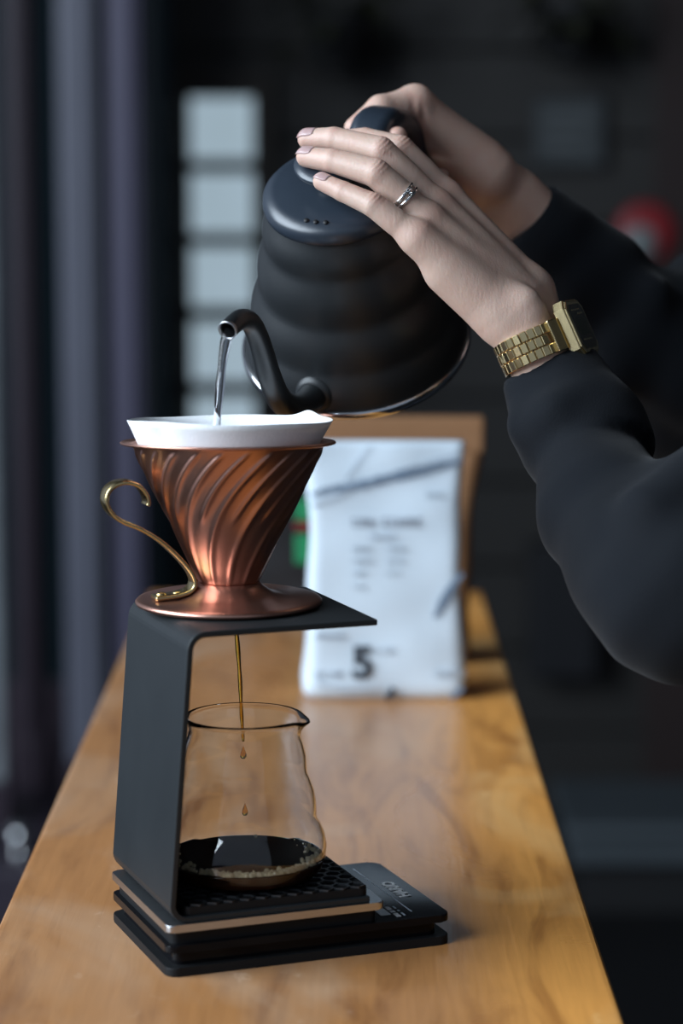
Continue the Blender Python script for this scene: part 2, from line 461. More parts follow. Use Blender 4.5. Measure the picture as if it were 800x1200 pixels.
fl = box('floor', -3, 3.2, -2.6, YB + .3, -.08, 0, M['floor']); tag(fl, kind='structure')
ce = box('ceiling', -1.9, 3.2, -2.6, YB + .3, 4.4, 4.5, M['ceiling']); tag(ce, kind='structure')
wb = box('wall_back', -1.9, 3.2, YB + .03, YB + .2, 0, 4.4, M['black']); tag(wb, kind='structure')
board = None
zz = 0.02
while zz < 4.2:
    if board is None:
        board = box('board', -1.85, 3.1, 0, .028, 0, .172, M['wall'], wb, .004, 1)
        board.location = (0, YB + .002, zz)
    else:
        c = board.copy(); COL.objects.link(c); c.parent = wb; c.location = (random.uniform(-.01, .01), YB + random.uniform(-.002, .004), zz)
    zz += .176
wr = box('wall_right', 3.1, 3.3, -2.6, YB + .3, 0, 4.4, M['wall']); tag(wr, kind='structure')
wl = box('wall_left', -1.95, -1.7, -2.6, YB + .3, 0, .62, M['post_purple']); tag(wl, kind='structure')
t1 = box('trim_1', -1.95, -1.7, -2.6, YB + .3, 4.25, 4.4, M['post_purple']); tag(t1, kind='structure')
# big shop window on the left, outside the picture, that lets the daylight in
w1 = empty('window_1', (-1.72, .6, .62)); tag(w1, kind='structure')
for y in (-1.95, -.65, .65, 1.95):
    box('window_frame', -.03, .03, y - .03, y + .03, 0, 3.63, M['post_purple'], w1, .004)
box('window_sill', -.10, .12, -2.6, 2.6, -.02, .02, M['post_purple'], w1, .004)

# folded shop-front leaf standing at the left: upright posts with dark glass between them
YD = 4.5
lg = box('trim_2', -1.7, X_at(172, 4.3), 3.95, YB + .03, 0, .20, mat('dark_purple_ledge', (.040, .031, .046), .45, var=.2, scale=6), None, .006); tag(lg, kind='structure')
def post(name, x0, x1, Y, d, m, label, zb=0.2005, cat='post'):
    a = X_at(x0, Y); b = X_at(x1, Y)
    o = empty(name, ((a + b) / 2, Y, zb))
    h = 2.75
    w = (b - a) / 2
    box('upright', -w, w, 0, d, .0, h, m, o, .012, 3)
    box('rebate', -w * .45, w * .45, -.008, .0005, .12, h - .05, m, o, .003)
    box('foot_plate', -w - .006, w + .006, -.012, d, 0, .09, M['post_brown'], o, .004)
    tag(o, label, cat, 'uprights of the folded shop front'); return o
post('door_post', -70, -4, YD - .3, .05, M['post_pale'], 'pale flaking upright at the very left edge of the shop front')
post('door_post', 10, 46, YD, .08, M['post_brown'], 'dark purple brown upright, second from the left edge')
post('door_post', 70, 117, YD - .15, .07, M['post_grey'], 'lightest blue grey upright of the shop front')
post('door_post', 130, 168, YD - .32, .07, M['post_purple'], 'muted purple upright nearest the column of white cards')
d1 = empty('door_1', (X_at(70, YD + .2), YD + .22, .2005)); tag(d1, kind='structure')
M['teal'] = mat('dark_teal_glass', (.012, .024, .030), .12, var=.1)
box('pane', -.22, .22, 0, .008, .16, 2.7, M['teal'], d1)
box('bottom_rail', -.24, .24, -.012, .03, 0, .16, M['post_brown'], d1, .004)
ds = lathe('door_stop', [(0, 0), (.020, 0), (.022, .004), (.016, .008), (.018, .014), (.024, .026), (.024, .036), (.018, .046), (.008, .05), (0, .051)], M['chrome'], n=32)
ds.location = (X_at(12, 4.05), 4.05, .2005)
tag(ds, 'small round chrome door stop on the purple ledge', 'door stop')

# things on the back wall
def wall_pt(px, py, Y=YB): return at(px, py, Y)
panes = [(218, 298, 115, 187), (219, 299, 203, 273), (220, 300, 289, 359), (221, 301, 376, 446), (222, 302, 463, 533)]
M['daylit'] = bpy.data.materials.new('frosted_daylit_glass'); M['daylit'].use_nodes = True
_n = M['daylit'].node_tree; _b = _n.nodes['Principled BSDF']; _b.inputs['Base Color'].default_value = (.30, .34, .36, 1); _b.inputs['Roughness'].default_value = .5
_z = _n.nodes.new('ShaderNodeTexNoise'); _z.inputs['Scale'].default_value = 7; _z.inputs['Detail'].default_value = 3
_t = _n.nodes.new('ShaderNodeTexCoord'); _n.links.new(_t.outputs['Object'], _z.inputs['Vector'])
_r = _n.nodes.new('ShaderNodeValToRGB'); _r.color_ramp.elements[0].color = (.19, .25, .28, 1); _r.color_ramp.elements[1].color = (.24, .31, .37, 1)
_n.links.new(_z.outputs['Fac'], _r.inputs[0]); _n.links.new(_r.outputs[0], _b.inputs['Emission Color']); _b.inputs['Emission Strength'].default_value = 1.0
w2 = empty('window_2', (0, YB - .004, 0)); tag(w2, kind='structure')
fm = mat('brown_window_frame', (.030, .023, .018), .6, var=.3, scale=6, stretch=(6, 1, .6))
xs0, xs1 = wall_pt(190, 0).x, wall_pt(322, 0).x; xi0, xi1 = wall_pt(222, 0).x, wall_pt(296, 0).x
z0_, z1_ = wall_pt(0, 640).z, wall_pt(0, 88).z
box('stile', xs0, xi0, -.03, 0, z0_, z1_, fm, w2, .003); box('stile', xi1, xs1, -.03, 0, z0_, z1_, fm, w2, .003)
ed = [88] + [v for p in panes for v in p[2:]] + [640]
for k in range(0, len(ed), 2): box('rail', xi0, xi1, -.026, 0, wall_pt(0, ed[k + 1]).z, wall_pt(0, ed[k]).z, fm, w2, .002)
for (x0, x1, y0, y1) in panes: box('pane', xi0, xi1, -.012, -.006, wall_pt(0, y1).z, wall_pt(0, y0).z, M['daylit'], w2)
# dark letter board
a = wall_pt(626, 192); b = wall_pt(704, 118)
o = empty('letter_board', ((a.x + b.x) / 2, YB - .004, a.z)); w = (b.x - a.x) / 2; h = b.z - a.z
box('frame', -w - .012, w + .012, -.018, 0, -.012, h + .012, M['black'], o, .003)
box('panel', -w, w, -.022, -.016, 0, h, M['sign'], o, .001)
for r in range(3): box('lettering', -w * .7, w * (.7 - .2 * r), -.024, -.021, h * (.72 - .24 * r), h * (.80 - .24 * r), mat('grey_lettering', (.09, .10, .105), .6, var=.4, scale=120), o)
tag(o, 'small dark framed letter board with faint grey writing', 'sign')
# red sign with a pale centre
a = wall_pt(753, 272)
o = empty('red_sign', (a.x, YB - .032, a.z))
F90 = Matrix.Rotation(math.radians(90), 4, 'X')
lathe('disc', [(0, 0), (.058, 0), (.062, .004), (.058, .014), (.04, .018), (0, .018)], M['red'], o, 48, frame=F90)
lathe('pale_centre', [(0, .017), (.036, .017), (.036, .022), (0, .023)], mat('pale_grey_print', (.22, .24, .24), .6, var=.1), o, 40, frame=F90 @ Matrix.Translation((-.012, -.022, 0)))
tag(o, 'round red wall sign with a pale grey centre', 'sign')
# navy panel
a = wall_pt(620, 795, 4.9); b = wall_pt(702, 640, 4.9)
o = empty('navy_cabinet', ((a.x + b.x) / 2, 4.99, a.z)); w = (b.x - a.x) / 2; h = b.z - a.z
box('case', -w, w, -.10, 0, 0, h, M['navy'], o, .004); box('door', -w + .006, w - .006, -.112, -.101, .006, h - .006, M['navy'], o, .003)
box('handle', w - .03, w - .022, -.126, -.112, h * .45, h * .55, M['black'], o, .002)
tag(o, 'dark navy cabinet on the wall behind the raised arm', 'cabinet')
# dark red boarded pier at the right
o = empty('boarded_pier', (X_at(762, 4.97), 4.972, 0))
for k in range(5): box('plank', .003 + k * .18, .177 + k * .18, 0, .024, 0, 3.0, M['brick'], o, .004)
tag(o, 'dark red brown boarded pier at the right of the wall', 'pier')
# low plinth bench at the right
Yp = 4.3
a = at(662, 1083, Yp); b = at(662, 968, Yp)
o = empty('low_plinth', (a.x, Yp, 0))
box('top', 0, 1.5, 0, .35, b.z - .03, b.z, M['plinth'], o, .01); box('front', .01, 1.48, .02, .3, max(.10, a.z), b.z - .03, M['plinth'], o, .006)
box('kickboard', .03, 1.45, .06, .28, 0, max(.10, a.z), M['black'], o)
tag(o, 'low blue grey plinth bench standing on the floor at right', 'bench')
# two small hanging pots with dull leaves high up on the wall
def pot(px, py, Y, lab):
    c = at(px, py, Y); o = empty('trailing_plant', c)
    lathe('pot', [(0, 0), (.05, 0), (.065, .09), (.07, .10), (.062, .10), (.05, .085), (0, .085)], M['black'], o, 32)
    lathe('bracket', [(0, -.012), (.052, -.012), (.052, -.002), (0, -.002)], M['black'], o, 24)
    box('bracket_arm', -.01, .01, 0, YB - Y + .01, -.02, -.008, M['black'], o)
    lm = M['leaf']
    me = None
    for k in range(46):
        a = random.uniform(0, 6.28); r = random.uniform(.03, .115); z = .10 + random.uniform(-.12, .08) * (r / .12)
        if me is None:
            q = mesh_obj('leaf', [(0, 0, 0), (.018, .02, .006), (.014, .045, .002), (0, .06, -.006), (-.014, .045, .002), (-.018, .02, .006), (0, .03, .0)],
                         [(0, 1, 6), (1, 2, 6), (2, 3, 6), (3, 4, 6), (4, 5, 6), (5, 0, 6)], lm, o); me = q
        else:
            q = me.copy(); COL.objects.link(q); q.parent = o
        q.location = (r * math.cos(a), min(r * math.sin(a), .1), z); q.rotation_euler = (random.uniform(-.9, .5), random.uniform(-.4, .4), a - 1.57)
    tag(o, lab, 'plant'); return o
M['leaf'] = mat('dull_olive_leaf', (.022, .024, .010), .6, var=.3, scale=30)
pot(398, 75, 4.85, 'dull olive trailing plant high on the wall, left one')
pot(668, 62, 4.85, 'dull olive trailing plant high on the wall above the letter board')

# ================================================================== COUNTER
ct = empty('wooden_counter', (-.025, 1.4, 0))
XL, XR = -.1885, .138
bm = box_bm(XL + .025, XR + .025, -.95, .96, ZB - .045, ZB, .004, 3)
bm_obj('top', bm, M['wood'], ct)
for y in (-.75, .8):
    for x in (XL + .07, XR - .02):
        box('leg', x - .022, x + .022, y - .022, y + .022, 0, ZB - .06, M['powder'], ct, .002)
    box('cross_bar', XL + .05, XR, y - .015, y + .015, ZB - .062, ZB - .045, M['powder'], ct)
tag(ct, 'long narrow varnished wooden counter with worn pale patches', 'counter')

# ================================================================== SCALE (frame: u to the right, v away from the camera)
AU = math.radians(21.0)
U = Vector((math.cos(AU), math.sin(AU), 0)); Vv = Vector((-math.sin(AU), math.cos(AU), 0))
B0 = Vector((-.08875, 1.2007, ZB))
def uv(u, v, h=0.0): return B0 + U * u + Vv * v + Vector((0, 0, h))
sc = empty('coffee_scale', B0, AU)
LU, LV = .158, .108
bm_obj('base_plate', slab_bm(rounded_rect(0, LU, 0, LV, .006), 0, .0048, .0008), M['rubber'], sc)
bm_obj('body', slab_bm(rounded_rect(.005, LU - .006, .005, LV - .005, .005), .0048, .0125), M['gloss_black'], sc)
tp = bm_obj('top_plate', slab_bm(rounded_rect(0, LU, 0, LV, .006), .0125, .0165, .0008), M['gloss_black'], sc)
bm_obj('platform_base', slab_bm(rounded_rect(.003, .117, .004, LV - .004, .004), .0165, .0235), M['rubber'], sc)
bm_obj('weighing_platform', slab_bm(rounded_rect(0, .120, 0, LV, .004), .0235, .0275, .0008), M['steel'], sc)
Rt = Matrix.Rotation(math.radians(90), 4, 'Z')
text_obj('lettering', 'HARIO', .0095, M['print_white'], sc, Matrix.Translation((.1475, .052, .0167)) @ Rt, bold=.00025)
box('printed_line', .1395, .1402, .012, .098, .0164, .0167, M['print_faint'], sc)
for k, (y0, y1) in enumerate(((.006, .012), (.014, .017), (.019, .024))):
    box('button_print', .129 + .0, .1315, y0, y1, .0164, .0167, M['print_white'], sc)
    box('button_print', .1335, .1345, y0 + .001, y1, .0164, .0167, M['print_faint'], sc)
bm_obj('display', slab_bm(rounded_rect(.1215, .1275, .010, .062, .001), .0163, .0168), mat('scale_lcd', (.06, .066, .068), .3, var=.1), sc)
tag(sc, 'flat black coffee scale with a steel edged weighing platform', 'scale')

# ================================================================== DRIP STAND (bent black steel)
st = empty('drip_stand', uv(0, 0, .0275), AU)
T = .0032; HT = .179 - .0275
sec = []
lean = .0105
corner = []
def arc(cx, cz, r, a0, a1, n=8): return [(cx + r * math.cos(math.radians(a0 + (a1 - a0) * i / n)), cz + r * math.sin(math.radians(a0 + (a1 - a0) * i / n))) for i in range(n + 1)]
r_ = .010
outer = [(.112, 0)] + arc(.002 + r_, r_, r_, 270, 184, 8) + arc(.002 + lean + r_, HT - r_, r_, 176, 90, 8) + [(.116, HT)]
# offset inwards by the sheet thickness
def offset(path, t):
    out = []
    for i, p in enumerate(path):
        a = Vector((*path[max(i - 1, 0)], 0)); b = Vector((*path[min(i + 1, len(path) - 1)], 0)); d = (b - a).normalized()
        n = Vector((d.y, -d.x, 0)); out.append((p[0] + n.x * t, p[1] + n.y * t))
    return out
inner = offset(outer, T)
V0, V1 = .002, .110
verts = []; faces = []
ring = outer + inner[::-1]
nr = len(ring); no = len(outer)
for v in (V0, V1):
    for (u, z) in ring: verts.append((u, v, z))
for i in range(nr): faces.append((i, (i + 1) % nr, nr + (i + 1) % nr, nr + i))
for i in range(no - 1):
    a, b, c, d = i, i + 1, nr - 2 - i, nr - 1 - i
    faces.append((a, b, c, d)); faces.append((nr + d, nr + c, nr + b, nr + a))
bm = bmesh.new()
bv = [bm.verts.new(v) for v in verts]
for f in faces: bm.faces.new([bv[i] for i in f])
# hole under the dripper is hidden; soften the long edges
fr_ = bm_obj('frame', bm, M['powder'], st)
bv_ = fr_.modifiers.new('bevel', 'BEVEL'); bv_.width = .0006; bv_.segments = 2; bv_.limit_method = 'ANGLE'; bv_.angle_limit = math.radians(50)
bm_obj('mat_base', slab_bm(rounded_rect(.010, .112, .004, .106, .004), T, T + .0045, .0006), M['rubber'], st)
# raised honeycomb ribs of the rubber mat
cell = .0088; hexm = None; ZM = T + .0045
row = 0; y = .0085
ribs = None
while y < .102:
    x = .0185 + (cell / 2 if row % 2 else 0)
    while x < .107:
        if ribs is None:
            V = []; Fc = []
            ro, ri = cell * .560, cell * .49
            for k in range(6):
                a = math.radians(60 * k + 30); V += [(ro * math.cos(a), ro * math.sin(a), 0), (ri * math.cos(a), ri * math.sin(a), 0), (ro * math.cos(a), ro * math.sin(a), .0010), (ri * math.cos(a), ri * math.sin(a), .0010)]
            for k in range(6):
                a, b = 4 * k, 4 * ((k + 1) % 6)
                Fc += [(a, b, b + 2, a + 2), (b + 1, a + 1, a + 3, b + 3), (a + 2, b + 2, b + 3, a + 3)]
            ribs = mesh_obj('mat_cell', V, Fc, mat('mat_ribs', (.016, .018, .021), .45, var=.1), st, False); q = ribs
        else:
            q = ribs.copy(); COL.objects.link(q); q.parent = st
        q.location = (x, y, ZM)
        x += cell
    y += cell * .866; row += 1
tag(st, 'bent black steel drip stand on the scale', 'stand')

# ================================================================== COPPER DRIPPER
DC = Vector((-.0605, 1.288, ZB + .179))
dr = empty('copper_dripper', DC)
base_prof = [(.012, .0006), (.0475, .0002), (.0498, .0012), (.0502, .0024), (.0492, .0036), (.047, .0042), (.030, .0050), (.0235, .0068), (.0185, .0105), (.0165, .0125), (.0150, .0125), (.0150, .0105), (.012, .006)]
lathe('base_plate', base_prof, M['copper'], dr, 128, closed=True)
ZC0, ZC1 = .0105, .0865; RC0, RC1 = .0148, .0515
TILT = math.radians(-3.0)      # the cone sits a touch askew on its foot
MT = Matrix.Rotation(TILT, 4, 'X')
nth, nz_ = 600, 110
def rib_field(th, t):
    # twelve long and twelve short spiral ribs, pressed outwards
    out = np.zeros_like(th)
    tw = 1.02 * t ** 1.6
    w = .040 + .050 * (1 - t)
    for k in range(24):
        ph = (th - (2 * math.pi * k / 24 + .07) - tw + math.pi) % (2 * math.pi) - math.pi
        long_ = k % 2 == 0
        ww = w * (1.0 if long_ else .8)
        s = np.exp(-(ph / ww) ** 2)
        lo = .03 if long_ else .50
        env = 1 / (1 + np.exp(-(t - lo) / (.02 if not long_ else .015)))
        env = env * (1 / (1 + np.exp((t - .955) / .012)))
        out += s * env * (1.0 if long_ else .85)
    return out
TH, TT = np.meshgrid(np.linspace(0, 2 * math.pi, nth, endpoint=False), np.linspace(0, 1, nz_))
RR = RC0 + (RC1 - RC0) * TT + .0013 * rib_field(TH, TT) * (.55 + .45 * TT)
ZZ = ZC0 + (ZC1 - ZC0) * TT
V = np.stack([RR * np.cos(TH), RR * np.sin(TH), ZZ], -1).reshape(-1, 3)
i, j = np.meshgrid(np.arange(nth), np.arange(nz_ - 1)); i = i.ravel(); j = j.ravel(); i2 = (i + 1) % nth
Q = np.stack([j * nth + i, j * nth + i2, (j + 1) * nth + i2, (j + 1) * nth + i], 1)
V = V @ np.array(MT.to_3x3()).T
cone = np_mesh('cone', V, Q, M['copper'], dr)
sol = cone.modifiers.new('thickness', 'SOLIDIFY'); sol.thickness = .0007; sol.offset = -1
lathe('rim', [(.0512, .0858), (.0560, .0862), (.0574, .0867), (.0577, .0875), (.0570, .0881), (.0556, .0876), (.0512, .0872)], M['copper'], dr, 128, closed=True, frame=MT)
# brass strap handle, curling at the left of the base
AZ = math.radians(199)
hd = Vector((math.cos(AZ), math.sin(AZ), 0)); hn = Vector((-hd.y, hd.x, 0))
hp = [(.0415, .0062), (.0345, .0066), (.0280, .0074), (.0228, .0090), (.0202, .0120), (.0204, .0160), (.0235, .0215), (.0300, .0290), (.0390, .0372), (.0495, .0440), (.0590, .0482),
      (.0648, .0530), (.0676, .0590), (.0662, .0648), (.0615, .0682), (.0555, .0688), (.0500, .0668), (.0462, .0622), (.0450, .0580), (.0455, .0562)]
path = catmull([hd * a + Vector((0, 0, z)) for a, z in hp], 6)
hb = sweep('handle', path, rrect_sec(.0022, .0120, .0007, 2), M['brass'], dr, up=hn)
for a in (.0375, .0285):
    rv = lathe('rivet', [(0, .0070), (.0028, .0070), (.0028, .0080), (.0020, .0088), (0, .0090)], M['brass'], hb, 20, frame=Matrix.Translation(hd * a))
tag(dr, 'copper cone coffee dripper with spiral ribs and curled brass handle', 'dripper')

# ---- paper filter
def filt():
    n, m = 160, 26; Vt = []; Fc = []
    for jj in range(m):
        t = jj / (m - 1)
        z = ZC0 + .004 + t * (.0995 - ZC0 - .004)
        for ii in range(n):
            a = 2 * math.pi * ii / n
            r = .0146 + (.0565 - .0146) * t - .0016
            e = max(0, (t - .80) / .20)
            fold1 = math.exp(-((((a - 4.05 + math.pi) % (2 * math.pi)) - math.pi) / .10) ** 2)
            poly = .0016 * math.cos(3 * a + .6) + .0010 * math.cos(5 * a + 1.3)
            r += e * (poly - .0020 * fold1 - .0008)
            dz = e * (.0006 * math.sin(2 * a + .4) + .0003 * math.sin(5 * a) + .0030 * max(0, math.cos((a - .62))) ** 60)
            Vt.append(MT @ Vector((r * math.cos(a), r * math.sin(a), z + dz)))
    for jj in range(m - 1):
        for ii in range(n):
            i2 = (ii + 1) % n; Fc.append((jj * n + ii, jj * n + i2, (jj + 1) * n + i2, (jj + 1) * n + ii))
    Vt.append(MT @ Vector((0, 0, ZC0 + .003)))
    for ii in range(n): Fc.append(((ii + 1) % n, ii, len(Vt) - 1))
    return Vt, Fc
fo = empty('paper_filter', DC)
Vt, Fc = filt()
pf = mesh_obj('cone_paper', Vt, Fc, M['paper'], fo)
so = pf.modifiers.new('thickness', 'SOLIDIFY'); so.thickness = .0004
# folded seam, a second layer along one side of the cone
seam = []
a0, a1 = 3.55, 4.35
Vs = []; Fs = []; ns = 16; ms = 10
for jj in range(ms):
    t = .35 + .655 * jj / (ms - 1); z = ZC0 + .004 + t * (.0995 - ZC0 - .004)
    for ii in range(ns):
        a = a0 + (a1 - a0) * ii / (ns - 1); r = .0146 + (.0565 - .0146) * t - .0012 - .0012 * max(0, (t - .8) / .2) * math.cos((ii / (ns - 1) - .5) * 2)
        Vs.append(MT @ Vector((r * math.cos(a), r * math.sin(a), z)))
for jj in range(ms - 1):
    for ii in range(ns - 1): Fs.append((jj * ns + ii, jj * ns + ii + 1, (jj + 1) * ns + ii + 1, (jj + 1) * ns + ii))
tag(fo, 'white paper filter standing in the copper dripper', 'filter')
gr = lathe('coffee_grounds', [(0, .0500), (.020, .0500), (.0290, .0496), (.0292, .0490), (.024, .042), (0, .040)], mat('wet_grounds', (.03, .014, .006), .5, var=.5, scale=500, bump=.8, bscale=900), None, 48)
gr.location = DC; tag(gr, 'wet dark coffee grounds inside the paper filter', 'coffee grounds')

# ================================================================== KETTLE
KB = Vector((.00922, 1.46, 1.25649)); KA = Vector((-.11066, -.58685, .80210)).normalized()
dn = Vector((0, 0, -1)); KF = (dn - KA * dn.dot(KA)).normalized(); KR = KA.cross(KF) * -1
if KR.x < 0: KR = -KR
PSI = math.radians(-13)
KS = KF * math.cos(PSI) + KR * math.sin(PSI); KN = KA.cross(KS).normalized()
kf = Matrix((KS, KN, KA)).transposed().to_4x4(); kf.translation = KB     # local x = towards the spout, z = kettle axis
kt = empty('gooseneck_kettle', KB); kt.rotation_euler = kf.to_3x3().to_euler()
bp_ = []
def band(h0, h1, r0, r1, b, n=10):
    for i in range(n):
        t = i / n; bp_.append((r0 + (r1 - r0) * t + b * .62 * math.sin(math.pi * t) ** 1.25, h0 + (h1 - h0) * t))
bp_.append((0, .0015)); bp_.append((.060, .0015)); bp_.append((.0655, .003)); bp_.append((.0668, .006))
band(.0075, .028, .0668, .0605, .0016); band(.028, .055, .0605, .0525, .0030); band(.055, .085, .0525, .0455, .0032); band(.085, .106, .0455, .0405, .0026)
bp_ += [(.0405, .106), (.0395, .1085), (.037, .110)]
lathe('body', bp_, M['kettle'], kt, 144)
lathe('base_ring', [(.0655, .0), (.0684, .0004), (.0690, .0022), (.0690, .0045), (.0682, .0062), (.0668, .0066), (.0655, .005)], M['chrome'], kt, 144, closed=True)
lid = lathe('lid', [(.036, .1065), (.0405, .1070), (.0418, .1082), (.0422, .1110), (.0415, .1150), (.0392, .1176), (.0340, .1192), (.020, .1204), (.010, .1210), (0, .1212)], M['plastic'], kt, 128)
lathe('knob', [(.0, .1195), (.0110, .1200), (.0100, .1225), (.0100, .1255), (.0125, .1285), (.0180, .1310), (.0208, .1330), (.0214, .1348), (.0208, .1362), (.016, .1374), (.006, .1380), (0, .1381)], M['plastic'], lid, 96)
for k in (-1, 0, 1):
    a = -.0 + k * .155 - PSI * 0
    rr = .0345
    q = lathe('vent_hole', [(0, 0), (.0014, 0), (.0014, .0016), (0, .0016)], M['black'], lid, 16)
    # vents face the camera, at the front of the lid
    aa = math.radians(13 - 9) + k * .165
    q.location = (rr * math.cos(aa), rr * math.sin(aa), .1182); q.rotation_euler = (0, math.radians(9), aa)
spp = [(.0640, .0150), (.0760, .0185), (.0880, .0260), (.1000, .0390), (.1075, .0530), (.1125, .0720), (.1150, .0900), (.1180, .1060), (.1230, .1185), (.1310, .1268), (.1400, .1312), (.1475, .1330)]
spath = catmull([Vector((r, 0, h)) for r, h in spp], 8)
srad = interp([.0082, .0080, .0078, .0074, .0070, .0066, .0062, .0058, .0056, .0054, .0053, .0052], 8)
spo = sweep('spout', spath, circle(1.0, 28), M['kettle'], kt, scales=srad, caps=False)
sm = spo.modifiers.new('wall', 'SOLIDIFY'); sm.thickness = .0007; sm.offset = -1
# collar where the spout joins the body
tdir = (spath[4] - spath[0]).normalized()
q = tdir.to_track_quat('Z', 'Y').to_matrix().to_4x4(); q.translation = Vector((.0625, 0, .0148))
lathe('spout_collar', [(.0085, -.003), (.0118, -.002), (.0122, .0005), (.0112, .0022), (.0095, .0040), (.0080, .0044)], M['kettle'], kt, 40, frame=q)
# bare steel lip at the end of the spout
td = (spath[-1] - spath[-3]).normalized(); q = td.to_track_quat('Z', 'Y').to_matrix().to_4x4(); q.translation = spath[-1]
lathe('spout_lip', [(.0050, -.0012), (.0054, -.0006), (.0054, .0006), (.0049, .0010), (.0043, .0006), (.0043, -.0012)], M['steel'], kt, 32, closed=True, frame=q)
# handle
hpts = [(-.0385, .0990), (-.0420, .1075), (-.0500, .1140), (-.0620, .1160), (-.0760, .1105), (-.0910, .0975), (-.1040, .0790), (-.1115, .0580), (-.1150, .0350), (-.1140, .0150)]
hpath = catmull([Vector((r, 0, h)) for r, h in hpts], 6)
hs = interp([.55, .72, .92, 1.0, 1.0, .98, .95, .92, .9, .8], 6)
sweep('handle', hpath, rrect_sec(.0165, .0262, .0078, 5), M['plastic'], kt, scales=hs, up=(0, 1, 0))
box('handle_bracket', -.050, -.036, -.010, .010, .092, .104, M['steel'], kt, .002)
tag(kt, 'matte black gooseneck kettle with ridged body, tilted and pouring', 'kettle')

# ---- water falling from the spout
tip = kf @ spath[-1]
tipdir = (kf.to_3x3() @ td)
wp = []; wr_ = []
z_end = DC.z + .066
v0 = Vector((-.10, -.05, -.10))
p0 = tip - tipdir * .003 - Vector((0, 0, .0018))
for k in range(26):
    s_ = k / 25
    zt = p0.z + (z_end - p0.z) * s_
    fall = (p0.z - zt)
    wp.append(Vector((p0.x - .0075 * min(1, math.sqrt(max(fall, 0) / .055)), p0.y - .006 * math.sqrt(max(fall, 0) / .055), zt)))
    wr_.append((.0030 - .0012 * s_ ** .5) * (1 + .10 * math.sin(s_ * 21)))
ws = sweep('water_stream', wp, circle(1.0, 16), M['water'], None, scales=wr_)
tag(ws, 'thin clear stream of water falling from the kettle spout', 'water')

# ================================================================== CARAFE
CC = Vector((-.0518, 1.264, ZB + .0275 + T + .0045 + .0010))
ca = empty('glass_carafe', CC); KZ = 1.045
op = [(0, .0012), (.028, .0008), (.034, .0), (.0385, .0015), (.0420, .0050), (.0442, .0110), (.0446, .0165), (.0432, .0225), (.0408, .0275), (.0390, .0305), (.0391, .0335), (.0388, .0390), (.0376, .0450),
      (.0352, .0510), (.0338, .0545), (.0338, .0580), (.0334, .0630), (.0318, .0690), (.0302, .0740), (.0298, .0775), (.0305, .0805), (.0320, .0830)]
op = [(r * .985, z * KZ) for r, z in op]
NP = 120
def spoutf(a, z):
    """pull the lip outwards into a pouring spout at the right"""
    e = max(0, min(1, (z - .074) / .013)) ** 1.5
    d = (a - math.radians(-14) + math.pi) % (2 * math.pi) - math.pi
    return e * math.exp(-(d / .26) ** 2)
Vg = []; Fg = []
inr = []
for k, (r, z) in enumerate(op): inr.append((max(0, r - .0010), max(z, .0026)))
prof = op + [(op[-1][0] - .0004, op[-1][1] + .0009)] + inr[::-1]
prof = [p for p in prof if True]
for r, z in prof:
    for ii in range(NP):
        a = 2 * math.pi * ii / NP; s_ = spoutf(a, z)
        Vg.append((r * math.cos(a) + .0048 * s_ * math.cos(a) if r > .02 else r * math.cos(a), r * math.sin(a) + (.0048 * s_ * math.sin(a) if r > .02 else 0), z - .0016 * s_))
for jj in range(len(prof) - 1):
    for ii in range(NP):
        i2 = (ii + 1) % NP; Fg.append((jj * NP + ii, jj * NP + i2, (jj + 1) * NP + i2, (jj + 1) * NP + ii))
mesh_obj('vessel', Vg, Fg, M['glass'], ca)
tag(ca, 'clear glass carafe with rippled sides on the drip stand', 'carafe')
# coffee in the carafe
lev = .0108
def rin(z):
    for (r0, z0), (r1, z1) in zip(op[1:], op[2:]):
        if z0 <= z <= z1: return r0 + (r1 - r0) * (z - z0) / (z1 - z0) - .00025
    return .03
cprof = [(0, .0023), (.030, .0023), (.034, .0024)] + [(rin(z) - .0001, z) for z in np.linspace(.0032, lev, 8)] + [(rin(lev) - .0012, lev + .0001), (rin(lev) - .003, lev - .0002), (0, lev - .0002)]
co = lathe('brewed_coffee', cprof, M['coffee'], None, 96); co.location = CC
tag(co, 'shallow pool of dark brewed coffee in the glass carafe', 'coffee')
# froth along the near edge
bm = bmesh.new()
for k in range(460):
    a = math.radians(random.gauss(-62, 46)); rr = rin(lev) - .0022 - abs(random.gauss(0, .0028)) - .0015 * max(0, math.sin(k))
    s_ = random.choice((.0004, .0006, .0008, .0011, .0015))
    rr = min(rr, rin(lev) - s_ - .0009)
    mtx = Matrix.Translation((rr * math.cos(a), rr * math.sin(a), lev + s_ * .35)) @ Matrix.Scale(s_, 4)
    bmesh.ops.create_icosphere(bm, subdivisions=2, radius=1, matrix=mtx)
fr2 = bm_obj('coffee_froth', bm, M['bubble'], None, True); fr2.location = CC
tag(fr2, 'band of pale bubbles along the near edge of the coffee', 'froth', kind='stuff')
